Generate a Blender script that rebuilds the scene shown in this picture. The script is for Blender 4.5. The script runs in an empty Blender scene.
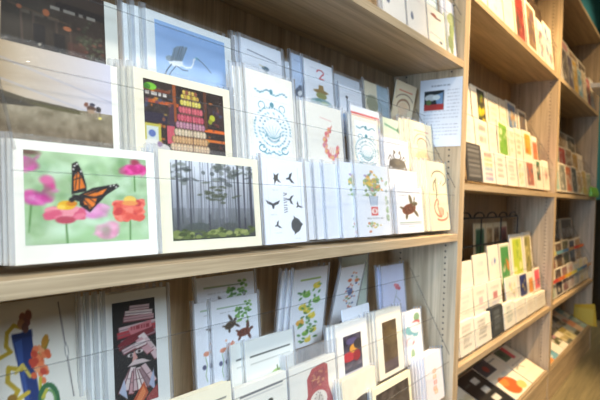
import bpy, math, random
import numpy as np
from mathutils import Matrix, Vector, noise as mnoise
S = bpy.context.scene
COL = S.collection
rnd = random.Random(7)

# ------------------------------------------------------------------ helpers
def lin(c):
    out = []
    for v in c[:3]:
        v = v / 255.0
        out.append(v / 12.92 if v <= .04045 else ((v + .055) / 1.055) ** 2.4)
    return tuple(out)

class MB:
    """collects shapes and links them as ONE mesh object"""
    def __init__(s): s.v = []; s.f = []; s.m = []
    def quad(s, a, b, c, d, m=0):
        n = len(s.v); s.v += [tuple(a), tuple(b), tuple(c), tuple(d)]; s.f.append((n, n+1, n+2, n+3)); s.m.append(m)
    def box(s, x0, x1, y0, y1, z0, z1, m=0):
        n = len(s.v)
        s.v += [(x0,y0,z0),(x1,y0,z0),(x1,y1,z0),(x0,y1,z0),(x0,y0,z1),(x1,y0,z1),(x1,y1,z1),(x0,y1,z1)]
        s.f += [tuple(n+i for i in q) for q in ((0,3,2,1),(4,5,6,7),(0,1,5,4),(1,2,6,5),(2,3,7,6),(3,0,4,7))]
        s.m += [m]*6
    def prism(s, prof, x0, x1, m=0):
        """profile in (y,z) pulled along x"""
        n = len(s.v); k = len(prof)
        s.v += [(x0, y, z) for y, z in prof] + [(x1, y, z) for y, z in prof]
        for i in range(k):
            j = (i+1) % k; s.f.append((n+i, n+j, n+k+j, n+k+i)); s.m.append(m)
        s.f.append(tuple(n+i for i in reversed(range(k)))); s.m.append(m)
        s.f.append(tuple(n+k+i for i in range(k))); s.m.append(m)
    def disc(s, x, y, z, r, nx=-1, m=1, k=8):
        n = len(s.v)
        s.v += [(x, y + r*math.cos(2*math.pi*i/k), z + r*math.sin(2*math.pi*i/k)) for i in range(k)]
        s.f.append(tuple(n+i for i in (range(k) if nx > 0 else reversed(range(k))))); s.m.append(m)
    def tube(s, a, b, r, m=0, k=8):
        a = Vector(a); b = Vector(b); d = (b-a).normalized()
        u = d.orthogonal().normalized(); w = d.cross(u); n = len(s.v)
        for p in (a, b):
            s.v += [tuple(p + r*(math.cos(2*math.pi*i/k)*u + math.sin(2*math.pi*i/k)*w)) for i in range(k)]
        for i in range(k):
            j = (i+1) % k; s.f.append((n+i, n+j, n+k+j, n+k+i)); s.m.append(m)
        s.f.append(tuple(n+i for i in reversed(range(k)))); s.m.append(m)
        s.f.append(tuple(n+k+i for i in range(k))); s.m.append(m)
    def build(s, name, mats, parent=None, bevel=0):
        me = bpy.data.meshes.new(name); me.from_pydata(s.v, [], s.f)
        for m in (mats if isinstance(mats, (list, tuple)) else [mats]): me.materials.append(m)
        me.polygons.foreach_set('material_index', s.m); me.update()
        o = bpy.data.objects.new(name, me); COL.objects.link(o)
        if parent: o.parent = parent
        if bevel:
            b = o.modifiers.new('bevel', 'BEVEL'); b.width = bevel; b.segments = 2; b.limit_method = 'ANGLE'
        return o

def tag(o, label, cat, group=None, kind=None):
    o['label'] = label; o['category'] = cat
    if group: o['group'] = group
    if kind: o['kind'] = kind
    return o
def struct(o): o['kind'] = 'structure'; return o
def empty(name, loc=(0,0,0)):
    o = bpy.data.objects.new(name, None); o.empty_display_size = .02; COL.objects.link(o); o.location = loc; return o
def dup(root, loc, label, group):
    r = root.copy(); COL.objects.link(r); r.location = loc
    r['label'] = label; r['group'] = group
    for ch in list(root.children):
        c = ch.copy(); COL.objects.link(c); c.parent = r
        for g in list(ch.children):
            d = g.copy(); COL.objects.link(d); d.parent = c
    return r

# ------------------------------------------------------------------ materials
def newmat(name):
    m = bpy.data.materials.new(name); m.use_nodes = True
    nt = m.node_tree; return m, nt, nt.nodes['Principled BSDF']
def wood(name, axis, c0, c1, rough=.45):
    m, nt, b = newmat(name); N = nt.nodes.new; L = nt.links.new
    tc = N('ShaderNodeTexCoord'); mp = N('ShaderNodeMapping')
    sc = [55, 55, 55]; sc[axis] = 2.2; mp.inputs['Scale'].default_value = sc
    L(tc.outputs['Object'], mp.inputs['Vector'])
    n1 = N('ShaderNodeTexNoise'); n1.inputs['Scale'].default_value = 1.0; n1.inputs['Detail'].default_value = 6; n1.inputs['Roughness'].default_value = .62
    n1.inputs['Distortion'].default_value = .5
    L(mp.outputs['Vector'], n1.inputs['Vector'])
    mp2 = N('ShaderNodeMapping'); sc2 = [260, 260, 260]; sc2[axis] = 9; mp2.inputs['Scale'].default_value = sc2
    L(tc.outputs['Object'], mp2.inputs['Vector'])
    n2 = N('ShaderNodeTexNoise'); n2.inputs['Detail'].default_value = 3; n2.inputs['Scale'].default_value = 1.0
    L(mp2.outputs['Vector'], n2.inputs['Vector'])
    mx = N('ShaderNodeMath'); mx.operation = 'MULTIPLY_ADD'; mx.inputs[1].default_value = .35
    L(n2.outputs['Fac'], mx.inputs[0]); L(n1.outputs['Fac'], mx.inputs[2])
    r = N('ShaderNodeValToRGB'); r.color_ramp.elements[0].position = .45; r.color_ramp.elements[1].position = .88
    r.color_ramp.elements[0].color = (*lin(c0), 1); r.color_ramp.elements[1].color = (*lin(c1), 1)
    L(mx.outputs[0], r.inputs['Fac']); L(r.outputs['Color'], b.inputs['Base Color'])
    b.inputs['Roughness'].default_value = rough
    bp = N('ShaderNodeBump'); bp.inputs['Strength'].default_value = .06; bp.inputs['Distance'].default_value = .002
    L(n2.outputs['Fac'], bp.inputs['Height']); L(bp.outputs['Normal'], b.inputs['Normal'])
    return m
WH = wood('oak_laminate_along', 0, (155,132,101), (208,184,149))
WV = wood('oak_laminate_upright', 2, (155,132,101), (208,184,149))
DARK, _, _b = newmat('dark_hole'); _b.inputs['Base Color'].default_value = (.03,.028,.025,1); _b.inputs['Roughness'].default_value = .8

_pc = {}
def paper(c, rough=.6):
    k = (tuple(c), rough)
    if k in _pc: return _pc[k]
    m, nt, b = newmat('paper_%d_%d_%d' % tuple(c)); N = nt.nodes.new; L = nt.links.new
    tc = N('ShaderNodeTexCoord'); n = N('ShaderNodeTexNoise'); n.inputs['Scale'].default_value = 90; n.inputs['Detail'].default_value = 4
    L(tc.outputs['Object'], n.inputs['Vector'])
    mr = N('ShaderNodeMix'); mr.data_type = 'RGBA'
    base = lin(c); mr.inputs[6].default_value = (*[v*.95 for v in base], 1); mr.inputs[7].default_value = (*[min(1, v*1.03) for v in base], 1)
    L(n.outputs['Fac'], mr.inputs[0]); L(mr.outputs[2], b.inputs['Base Color'])
    b.inputs['Roughness'].default_value = rough
    _pc[k] = m; return m
INK, nt, b = newmat('printed_ink')
at = nt.nodes.new('ShaderNodeAttribute'); at.attribute_name = 'ink'
nt.links.new(at.outputs['Color'], b.inputs['Base Color']); b.inputs['Roughness'].default_value = .38

def clear(name, gloss_rough, gfac, milk, milkcol=(1,1,1), bump=0, tint=(1,1,1)):
    m = bpy.data.materials.new(name); m.use_nodes = True; nt = m.node_tree; N = nt.nodes.new; L = nt.links.new
    nt.nodes.remove(nt.nodes['Principled BSDF']); out = nt.nodes['Material Output']
    t = N('ShaderNodeBsdfTransparent'); t.inputs['Color'].default_value = (*tint, 1)
    d = N('ShaderNodeBsdfDiffuse'); d.inputs['Color'].default_value = (*milkcol, 1)
    g = N('ShaderNodeBsdfGlossy'); g.inputs['Roughness'].default_value = gloss_rough
    fr = N('ShaderNodeFresnel'); fr.inputs['IOR'].default_value = 1.45
    mu = N('ShaderNodeMath'); mu.operation = 'MULTIPLY'; mu.inputs[1].default_value = gfac
    ge = N('ShaderNodeNewGeometry'); fb = N('ShaderNodeMath'); fb.operation = 'SUBTRACT'; fb.inputs[0].default_value = 1.0   # one reflection per sheet: the near face only
    L(ge.outputs['Backfacing'], fb.inputs[1]); fm = N('ShaderNodeMath'); fm.operation = 'MULTIPLY'; L(fr.outputs[0], fm.inputs[0]); L(fb.outputs[0], fm.inputs[1])
    L(fm.outputs[0], mu.inputs[0])
    m1 = N('ShaderNodeMixShader'); m1.inputs[0].default_value = milk; tr = N('ShaderNodeBsdfTranslucent'); tr.inputs['Color'].default_value = (*milkcol, 1); md = N('ShaderNodeMixShader'); md.inputs[0].default_value = .45; L(d.outputs[0], md.inputs[1]); L(tr.outputs[0], md.inputs[2])
    L(t.outputs[0], m1.inputs[1]); L(md.outputs[0], m1.inputs[2])
    m2 = N('ShaderNodeMixShader'); L(mu.outputs[0], m2.inputs[0]); L(m1.outputs[0], m2.inputs[1]); L(g.outputs[0], m2.inputs[2])
    if bump:
        tc = N('ShaderNodeTexCoord'); n = N('ShaderNodeTexNoise'); n.inputs['Scale'].default_value = 55; n.inputs['Detail'].default_value = 3; n.inputs['Distortion'].default_value = 1.5
        L(tc.outputs['Object'], n.inputs['Vector'])
        bp = N('ShaderNodeBump'); bp.inputs['Strength'].default_value = bump; bp.inputs['Distance'].default_value = .004
        L(n.outputs['Fac'], bp.inputs['Height']); L(bp.outputs['Normal'], g.inputs['Normal'])
    L(m2.outputs[0], out.inputs['Surface']); return m
ACR = clear('clear_acrylic', .03, .45, .006)
ACE = clear('acrylic_cut_edge', .15, .5, .2, (.2,.21,.22))
CEL = clear('cellophane', .09, .7, .03, (.9,.95,1), .5)
HAZ = clear('cellophane_seam', .12, .7, .38, (.9,.94,1), .8)
CRK = clear('crinkled_cellophane', .12, 1.4, .16, (.88,.93,1), 1.0)

# ------------------------------------------------------------------ small painter for printed pictures
class Cv:
    """canvas whose coordinates run 0..100 across and 0..100 down; radii are in percent of the height"""
    def __init__(s, w, h, bg):
        s.W = w; s.H = h; s.a = np.zeros((h, w, 3)); s.a[:] = bg
        yy, xx = np.mgrid[0:h, 0:w]; s.x = xx + .5; s.y = yy + .5; s.k = h/100.; s.vs = 1.; s.vo = 0.; s.hx = 1.; s.xs = 1.; s.xo = 0.
    def fit(s, vs, vo=0.):
        s.vs = vs; s.vo = vo; s.k = s.H/100.*vs; return s
    def _p(s, p): return ((s.xo+p[0]*s.xs)*s.W/100., (s.vo+p[1]*s.vs)*s.H/100.)
    def _y(s): return (s.y/s.H*100-s.vo)/s.vs
    def mix(s, cov, c, al=1):
        cov = np.clip(cov, 0, 1)[..., None]*al; s.a = s.a*(1-cov) + np.array(c, float)[:3]*cov; return s
    def ell(s, x, y, rx, ry, c, rot=0, al=1, soft=1):
        cx, cy = s._p((x, y)); rx *= s.k; ry *= s.k; r = math.radians(rot)
        dx = s.x-cx; dy = s.y-cy; dx = dx/s.hx; u = dx*math.cos(r)+dy*math.sin(r); v = -dx*math.sin(r)+dy*math.cos(r)
        q = np.sqrt((u/rx)**2+(v/ry)**2); return s.mix((1-q)*min(rx, ry)/soft+.5, c, al)
    def line(s, a, b, w, c, al=1):
        ax, ay = s._p(a); bx, by = s._p(b); dx = bx-ax; dy = by-ay; L2 = dx*dx+dy*dy+1e-9
        t = np.clip(((s.x-ax)*dx+(s.y-ay)*dy)/L2, 0, 1)
        d = np.hypot(s.x-ax-t*dx, s.y-ay-t*dy); return s.mix(w*s.k/2-d+.5, c, al)
    def path(s, pts, w, c, al=1):
        for a, b in zip(pts, pts[1:]): s.line(a, b, w, c, al)
        return s
    def arc(s, x, y, rx, ry, a0, a1, w, c, n=14, al=1):
        k = s.H/s.W*s.hx*s.vs
        P = [(x+rx*k*math.cos(math.radians(a0+(a1-a0)*i/n)), y+ry*math.sin(math.radians(a0+(a1-a0)*i/n))) for i in range(n+1)]
        return s.path(P, w, c, al)
    def poly(s, pts, c, al=1):
        P = [s._p(p) for p in pts]; ins = np.zeros(s.x.shape, bool); dm = np.full(s.x.shape, 1e9)
        for (ax, ay), (bx, by) in zip(P, P[1:]+P[:1]):
            if ay != by:
                cr = ((ay > s.y) != (by > s.y)) & (s.x < (bx-ax)*(s.y-ay)/(by-ay)+ax); ins ^= cr
            dx = bx-ax; dy = by-ay; t = np.clip(((s.x-ax)*dx+(s.y-ay)*dy)/(dx*dx+dy*dy+1e-9), 0, 1)
            dm = np.minimum(dm, np.hypot(s.x-ax-t*dx, s.y-ay-t*dy))
        return s.mix(np.where(ins, dm, -dm)+.5, c, al)
    def rect(s, x0, y0, x1, y1, c, al=1): return s.poly([(x0,y0),(x1,y0),(x1,y1),(x0,y1)], c, al)
    def grad(s, y0, y1, c0, c1):
        Y = s._y(); t = np.clip((Y-y0)/(y1-y0), 0, 1)[..., None]; m = ((Y >= y0) & ((Y <= y1) | (y1 >= 100)))[..., None]
        s.a = np.where(m, np.array(c0)*(1-t)+np.array(c1)*t, s.a); return s
    def hgrad(s, c0, c1, al):
        t = (s.x/s.W)[..., None]; s.a = s.a*(1-al)+al*(np.array(c0)*(1-t)+np.array(c1)*t); return s
    def noise(s, n, amp, seed=0, y0=0, y1=100):
        g = np.random.RandomState(seed).rand(n+2, int(n*s.W/s.H)+3)*2-1
        u = s.x/s.W*(g.shape[1]-2); v = s.y/s.H*(g.shape[0]-2); i = u.astype(int); j = v.astype(int); fu = u-i; fv = v-j
        z = g[j,i]*(1-fu)*(1-fv)+g[j,i+1]*fu*(1-fv)+g[j+1,i]*(1-fu)*fv+g[j+1,i+1]*fu*fv
        Y = s._y(); m = (Y >= y0) & ((Y <= y1) | (y1 >= 100))
        s.a = s.a + (z*amp*m)[..., None]; return s
    def text(s, x0, x1, y, h, c, seed=0, al=.8):
        """a blurred row of unreadable print, as far lines of type look"""
        r = random.Random(seed); x = x0
        while x < x1:
            w = r.uniform(3, 9); s.rect(x, y, min(x1, x+w), y+h, c, al*r.uniform(.6, 1)); x += w+r.uniform(1.5, 3)
        return s

def picture(cv, x0, x1, z0, z1, parent, y=-.00025, name='printed_picture'):
    h, w = cv.H, cv.W; a = np.clip(cv.a, 0, 255)/255.
    l = np.where(a <= .04045, a/12.92, ((a+.055)/1.055)**2.4)
    X = x0+(x1-x0)*(np.arange(w)/(w-1)); Z = z1-(z1-z0)*(np.arange(h)/(h-1))
    V = np.zeros((h*w, 3)); V[:,0] = np.tile(X, h); V[:,1] = y; V[:,2] = np.repeat(Z, w)
    i = np.arange((h-1)*w).reshape(h-1, w)[:, :-1].ravel()
    F = np.stack([i+w, i+w+1, i+1, i], 1)
    me = bpy.data.meshes.new(name); me.vertices.add(len(V)); me.vertices.foreach_set('co', V.ravel())
    me.loops.add(F.size); me.loops.foreach_set('vertex_index', F.ravel().astype(np.int32))
    me.polygons.add(len(F)); me.polygons.foreach_set('loop_start', np.arange(0, F.size, 4, dtype=np.int32)); me.update(calc_edges=True)
    ca = me.attributes.new('ink', 'FLOAT_COLOR', 'POINT')
    ca.data.foreach_set('color', np.concatenate([l.reshape(-1, 3), np.ones((h*w, 1))], 1).astype(np.float32).ravel())
    me.materials.append(INK)
    o = bpy.data.objects.new(name, me); COL.objects.link(o); o.parent = parent; return o

# ------------------------------------------------------------------ artwork (each returns a Cv)
W_ = (250,248,244)
R = random.Random
def a_butterfly(c):
    c.a[:] = (178,205,160); c.noise(5, 26, 3).noise(12, 16, 5); c.xo = -4
    for x, y, rx, ry, col in [(25,20,14,9,(196,222,186)),(60,75,18,12,(200,224,190)),(80,35,14,10,(190,216,176)),(12,60,8,14,(150,186,130)),(45,90,20,8,(170,206,150)),(70,95,30,6,(160,196,140)),(30,85,16,7,(205,228,196))]: c.ell(x,y,rx,ry,col,soft=8)
    for x0,y0,x1,y1 in [(33,68,34,100),(87,55,86,100),(9,55,7,85),(92,22,92,40)]: c.line((x0,y0),(x1,y1),2.2,(96,140,76))
    for x, y, rx, ry, col in [(5,14,9,7,(220,90,170)),(9,17,7,5,(205,70,150)),(92,14,13,6,(222,56,140)),(86,16,9,5,(206,40,120)),(96,10,6,4,(230,90,160)),(93,5,5,4,(160,60,80)),(66,88,12,9,(226,150,176)),(70,82,8,6,(232,160,182)),(56,64,14,9,(225,140,190)),(18,50,8,5,(214,80,160)),(12,52,10,6,(205,60,150)),(22,38,5,9,(214,70,140)),(20,31,6,5,(226,110,160)),(9,47,7,5,(220,90,160)),(8,3,8,3,(120,50,60))]: c.ell(x,y,rx,ry,col,soft=3)
    for x, y, n, sx, sy, cols in [(92,14,16,10,5,[(222,56,140),(236,90,164),(196,40,112)]),(18,48,14,9,7,[(214,80,160),(232,120,186),(190,56,130)]),(66,88,10,9,6,[(226,150,176),(236,176,196)]),(6,15,12,7,6,[(220,90,170),(236,126,190)]),(60,64,10,9,6,[(228,150,190),(236,170,204)])]:
        for i in range(n):
            r = R(i*3+x); c.ell(x+r.uniform(-sx,sx), y+r.uniform(-sy,sy), r.uniform(2.5,5), r.uniform(1.4,2.6), r.choice(cols), r.uniform(-50,50), .8, 2)
    for i in range(26):
        r = R(i+700); c.ell(r.uniform(0,104), r.uniform(0,100), r.uniform(3,8), r.uniform(3,10), r.choice([(104,150,84),(124,164,100),(92,136,80)]), r.uniform(-40,40), .34, 4)
    for i in range(40):
        r = R(i+400); c.ell(r.uniform(0,104), r.uniform(20,100), r.uniform(3,9), r.uniform(2,5), r.choice([(206,228,196),(150,190,130),(190,214,176),(132,170,110),(214,230,210)]), r.uniform(0,180), .35, 5)
    for i in range(90):                                   # coral zinnia, right
        r = R(i); c.ell(86+r.uniform(-12,12), 62+r.uniform(-9,12), 5, 3.4, r.choice([(226,86,70),(238,108,90),(206,62,60),(244,130,108)]), r.uniform(-40,40))
    c.ell(87,51,7,5,(240,200,90)); c.ell(87,55,9,3,(236,150,80))
    for i in range(54):                                   # pink zinnia under the butterfly
        r = R(i+90); c.ell(33+r.uniform(-12,12), 67+r.uniform(-5,5), 5.5, 3, r.choice([(232,120,140),(240,150,160),(220,90,120)]), r.uniform(-30,30))
    c.ell(33,74,9,4,(190,70,90)); c.ell(34,58,8,5,(236,180,30)); c.ell(38,56,5,3,(214,130,20)); c.ell(30,60,4,2.6,(250,210,80))
    bk = (28,20,18); o = (232,120,26)
    c.poly([(38,46),(39,12),(43,9),(47,20),(50,36),(50,42)], bk); c.poly([(40,42),(40,28),(43,20),(46,26),(49,38)], o)
    c.poly([(44,46),(55,38),(76,32),(78,35),(66,46),(56,60),(52,66),(44,58)], bk)
    c.poly([(47,46),(57,41),(67,38),(63,45),(56,48)], o); c.poly([(48,50),(58,50),(56,58),(52,62)], o); c.poly([(46,50),(51,58),(48,57)], o)
    for p in [((39,30),(48,26)),((41,40),(43,20)),((44,41),(45,22)),((48,47),(68,37)),((52,45),(60,40)),((50,48),(58,56)),((47,50),(53,60)),((58,43),(62,40))]: c.line(*p, 1.1, bk)
    for x,y in [(41,14),(43,12),(40,18),(73,34),(70,35),(75,36),(46,20)]: c.ell(x,y,.9,.9,(245,240,230))
    c.ell(43,50,6,3.4,bk,20); c.ell(38,52,2.6,2.6,bk)
    return c
def a_forest(c):
    c.a[:] = (150,154,160); c.grad(0,60,(216,217,220),(146,148,154)).grad(60,100,(126,128,132),(60,62,58))
    for i in range(34):
        r = R(i+3); x = r.uniform(0,100); t = r.random(); g = 62+t*60
        c.line((x+r.uniform(-1.5,1.5),r.uniform(-5,10)),(x,82+r.uniform(-6,8)), r.uniform(.8,2.6)*(1.3-t*.6), (g,g+1,g+5), .75)
    for x,w in [(6,3),(20,2),(41,2.4),(62,2),(78,4),(86,3.4),(95,5)]: c.line((x+1,-2),(x,92),w,(52,50,60),.8)
    for i in range(14):
        r = R(i+900); x = r.gauss(45,14); c.line((x,r.uniform(-5,20)),(x+r.uniform(-4,4),r.uniform(50,80)),r.uniform(3,8),(226,228,236),.16)
    c.ell(40,8,26,14,(232,234,240),0,.3,12)
    for i in range(60):
        r = R(i+50); x = r.choice([r.gauss(12,7), r.gauss(55,9), r.gauss(88,9)]); c.ell(x, r.gauss(12,9), r.uniform(2,6), r.uniform(1,3), r.choice([(58,62,58),(80,84,78),(104,108,96)]), r.uniform(-30,30), .6)
    for i in range(26):
        r = R(i+150); c.ell(52+r.gauss(0,10), 42+r.gauss(0,5), r.uniform(2,5), r.uniform(1,2), (70,74,50), r.uniform(-20,20), .7)
    for i in range(90):
        r = R(i+250); c.ell(r.uniform(0,100), 93+r.gauss(0,3.4), r.uniform(2,5), r.uniform(1.4,3), r.choice([(96,108,52),(124,134,70),(66,76,38),(150,156,92),(84,92,48)]))
    c.ell(28,84,14,6,(74,80,74),0,.7); c.ell(66,84,10,5,(78,80,76),0,.7); c.rect(0,98,100,100,(50,52,38),.7)
    return c
def tail(c, x, y, s, col, rot=0):
    r = math.radians(rot); k = c.H/c.W*c.hx*c.vs
    def P(u, v): return (x+(u*math.cos(r)-v*math.sin(r))*s*k, y+(u*math.sin(r)+v*math.cos(r))*s)
    c.poly([P(-1,-.5),(P(-.35,-.18)),P(0,0),P(.35,-.18),P(1,-.5),P(.75,.05),P(.2,.3),P(.1,.8),P(-.1,.8),P(-.2,.3),P(-.75,.05)], col)
def a_whales(c):
    d = (70,70,72)
    tail(c,34,22,6,(88,84,78),80); tail(c,68,21,7,d,80); tail(c,20,53,8,d,0); tail(c,66,48,6,d,95); tail(c,86,55,5,d,50); tail(c,30,79,5,d,70)
    c.poly([(70,68),(88,76),(94,79),(80,88),(70,92),(72,80)],(80,80,80)); c.ell(76,80,6,9,(80,80,80))
    c.poly([(25,16),(36,21),(26,30)],(88,84,78))
    for i in range(9): c.line((47,40+i*3),(55,39+i*3+R(i).uniform(-1,2)),1.1,(120,120,126))
    c.line((94,20),(94,60),.7,(170,172,180)); c.line((88,8),(88,32),.6,(190,190,200)); c.line((9,10),(9,92),.5,(215,215,222))
    for x,y in [(26,36),(66,32),(20,66),(30,88),(78,96)]: c.text(x-7,x+8,y,1.1,(190,190,198),int(x))
    return c
def a_bouquet(c):
    for i in range(90):
        r = R(i); c.ell(50+r.gauss(0,14), 25+r.gauss(0,7), r.uniform(1.2,2.6), r.uniform(1.2,2.6), r.choice([(232,186,40),(238,160,40),(214,120,60),(120,150,80),(150,170,90),(160,130,170),(100,130,90),(220,200,80)]), r.uniform(0,180), .85)
    for i in range(12):
        r = R(i+70); c.line((50,44),(50+r.gauss(0,20),26+r.gauss(0,10)),1,(110,150,90),.7)
    c.poly([(36,44),(64,44),(60,58),(40,58)],(150,170,196),.6); c.line((36,44),(40,58),1.2,(90,110,140)); c.line((64,44),(60,58),1.2,(90,110,140))
    c.rect(40,60,62,73,(222,70,60)); c.ell(51,66.5,4.6,4.2,(246,220,212)); c.rect(49,64,54,69,(222,70,60))
    c.text(26,78,76,2,(150,150,150),2)
    for i in range(16):
        r = R(i+30); c.ell(50+r.gauss(0,12), 86+r.gauss(0,4), r.uniform(1,2), r.uniform(.9,1.8), r.choice([(226,190,60),(130,160,90),(214,130,80),(170,190,120)]), r.uniform(0,180))
    for i in range(18):
        r = R(i+130); c.ell(94+r.gauss(0,2), 20+r.uniform(0,60), 1.6, 2.6, r.choice([(150,180,130),(190,200,160),(130,150,140)]), 0, .7)
    return c
def turtle(c, x, y, s, shell, skin, rot=0):
    k = c.H/c.W*c.hx*c.vs; r = math.radians(rot)
    def P(u, v): return (x+(u*math.cos(r)-v*math.sin(r))*s*k, y+(u*math.sin(r)+v*math.cos(r))*s)
    def E(u, v, a, b, col, ro=0): p = P(u, v); c.ell(p[0], p[1], a*s, b*s, col, rot+ro)
    E(.75,-.95,.22,.75,skin,12); E(.65,.85,.2,.6,skin,-10); E(-.75,.7,.18,.4,skin,35); E(-.8,-.5,.16,.36,skin,-40); E(1.15,-.25,.32,.24,skin,-20)
    E(0,0,1,.66,shell); d = tuple(v*.7 for v in shell)
    for u, v in [(-.5,0),(0,-.28),(0,.28),(.5,0),(-.05,0),(-.5,-.3),(.45,-.3),(.45,.3),(-.5,.3)]: E(u, v, .17, .12, d)
    return c
def a_turtle(c):
    c.line((6,10),(94,10),1.6,(110,116,130)); c.text(8,40,16,2.4,(150,150,158),4); c.line((6,78),(94,78),1.6,(90,130,100)); c.line((6,82),(94,82),1,(120,124,140))
    turtle(c, 46, 48, 17, (128,74,46), (112,100,70), -24); c.path([(62,40),(68,30),(70,22)],6,(112,104,74)); c.text(40,64,86,2.6,(160,160,160),8)
    return c
def a_seahorse(c):
    g = (120,108,90); p = (214,120,96)
    c.arc(56,22,13,12,-170,60,2.4,g); c.arc(46,36,8,12,150,250,3,g); c.path([(38,22),(34,32),(38,44),(34,52)],3.4,g); c.line((70,26),(64,31),2,g)
    for i in range(7): c.line((36,26+i*4),(46,24+i*4),1,(150,136,112))
    c.arc(52,68,10,14,90,250,3.2,p); c.arc(58,80,12,8,-30,130,3,p); c.path([(44,58),(40,66),(46,76),(58,82)],4,p); c.ell(58,74,5,7,(236,160,130),0,.7); c.line((70,70),(68,80),2,p)
    c.line((4,48),(96,46),.8,(200,184,130))
    return c
def a_horse(c):
    c.a[:] = (206,200,206); c.hgrad((186,158,112),(214,210,222),.9)
    c.noise(4,6,2)
    for y in (28,52): c.line((0,y-14),(100,y+22),2.2,(176,176,190),.5)
    c.grad(66,100,(150,138,112),(122,106,82)); c.noise(14,20,4,66,100); c.noise(30,14,9,66,100)
    c.poly([(0,52),(14,56),(34,62),(70,66),(76,69),(60,70),(30,70),(0,72)],(84,74,54)); c.poly([(34,66),(72,68),(74,72),(50,71)],(92,84,50)); c.poly([(0,60),(30,66),(40,71),(0,74)],(64,56,42))
    b = (92,62,46); c.ell(82,62,5,3.4,b); c.ell(78,58,2.2,3,(126,76,56),30); c.ell(83,57,3,2.2,(60,58,72)); c.ell(88,62,3,3.6,(50,42,40))
    for x in (79,81,84,86,89): c.line((x,63),(x,73),1,(120,96,78))
    c.ell(82,66,4,2.6,(170,140,112)); c.ell(89,73,2,1.6,(238,220,120))
    return c
def a_macaron(c):
    c.a[:] = (52,38,32); c.noise(10,16,2)
    for x0,y0,x1,y1,col in [(0,12,30,16,(120,60,34)),(2,28,40,33,(190,84,28)),(72,58,100,63,(226,104,30)),(70,74,100,78,(214,110,40)),(33,0,37,55,(150,74,30)),(72,0,76,60,(96,54,30)),(0,46,26,60,(44,34,52)),(78,24,98,50,(62,40,36)),(28,30,34,90,(70,46,60))]: c.rect(x0,y0,x1,y1,col)
    for i in range(46):
        r = R(i+5); c.ell(r.choice([r.uniform(0,32),r.uniform(72,100)]), r.uniform(10,96), r.uniform(1,3), r.uniform(1,3), r.choice([(210,120,40),(90,60,90),(150,90,60),(200,160,60),(110,50,40),(70,80,110)]), 0, .75)
    c.rect(0,62,18,92,(190,178,70)); c.rect(2,66,15,86,(206,212,206)); c.ell(8,76,4,5,(90,110,170)); c.ell(8,92,12,8,(226,222,214)); c.ell(18,96,10,7,(214,204,196)); c.ell(16,90,3,4,(150,120,150))
    c.rect(25,62,34,88,(196,84,96)); c.ell(8,10,7,5,(120,190,50)); c.ell(4,11,4,4,(60,120,30)); c.text(2,28,17,5,(236,226,214),3,.9); c.ell(83,40,4,5,(190,190,50)); c.ell(80,46,3,4,(150,150,40))
    c.poly([(48,8),(62,8),(77,112),(28,112)],(96,62,50))
    rows = [(8,47,62,3.4,[(226,190,90),(150,80,60),(210,180,100)]),(15,45,64,3.8,[(222,196,80),(196,150,70)]),(24,44,66,4.6,[(226,206,90),(232,214,120)]),(35,42,68,5.4,[(214,96,106),(226,112,120)]),(47,40,69,5.6,[(206,84,100),(222,104,116)]),(58,38,70,5.4,[(190,130,150),(204,150,160)]),(69,36,71,5.6,[(220,196,160),(228,206,176)]),(80,33,73,5.8,[(206,160,110),(214,170,120)]),(91,31,75,5.8,[(226,196,158),(220,184,144)]),(102,28,77,6,[(200,160,120),(206,166,124)]),(114,26,79,6,[(206,150,110),(214,166,124)])]
    for y, x0, x1, h, cs in rows:
        n = int((x1-x0)/3.6); c.line((x0,y),(x1,y),h*1.7,tuple(v*.62 for v in cs[0]))
        for i in range(n+1):
            x = x0+(x1-x0)*i/n; k = cs[i % len(cs)]; c.ell(x,y,1.75,h*.86,k); c.line((x-1,y+.5),(x+1,y+.5),1,tuple(v*.82 for v in k))
        c.line((56,y-h),(56,y+h),1.2,(60,34,34),.8)
    return c
def a_wreath(c, seed=0):
    t = [(62,136,150),(96,160,174),(56,112,134),(120,176,188)]; q = c.H/c.W*c.vs*c.hx
    c.rect(6,3,94,100,(252,252,250)); c.line((10,25),(90,25),.6,(214,220,222))
    for i in range(15):
        r = R(i+seed); x = 14+i*5.2; y = 15+2.6*math.sin(i*.9); c.ell(x,y,1.5,1.0,r.choice(t),r.uniform(-60,60),.85); c.line((x-2.5,y+1),(x+2.5,y-1),.5,t[2],.8)
    c.ell(50,14,2,3.6,t[0])
    for x, a0, a1 in ((26,120,430),(74,110,420)): c.arc(x,34,3.6,4.6,a0,a1,.9,t[0])
    for rx, ry, n in ((21,29,44),(16,22,30),(12,15,18)):
        for i in range(n):
            a = 2*math.pi*i/n; r = R(i+n+seed); x = 50+rx*math.cos(a)*q; y = 64+ry*math.sin(a)
            if r.random() < .86: c.ell(x,y,r.uniform(1.0,1.8),r.uniform(.7,1.1),r.choice(t),math.degrees(a)+r.uniform(20,160),.85)
    c.ell(50,31,2.4,3.4,t[0])
    for i in range(9):
        a = -66+16*i; c.line((50,76),(50+15*math.sin(math.radians(a))*q,76-17*math.cos(math.radians(a))),.7,t[i % 4],.7)
    c.arc(50,60,10,16,20,160,.9,t[0]); c.arc(50,66,9,13,20,160,.8,t[2]); c.arc(50,72,7,9,10,170,.8,t[1])
    for x in (24,76): c.arc(x,90,4,4.4,0,300,1.5,t[0])
    for i in range(9): c.ell(28+i*5.5,95+1.4*math.sin(i*1.3),1.9,.9,t[i % 4],20*(-1)**i)
    return c
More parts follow.
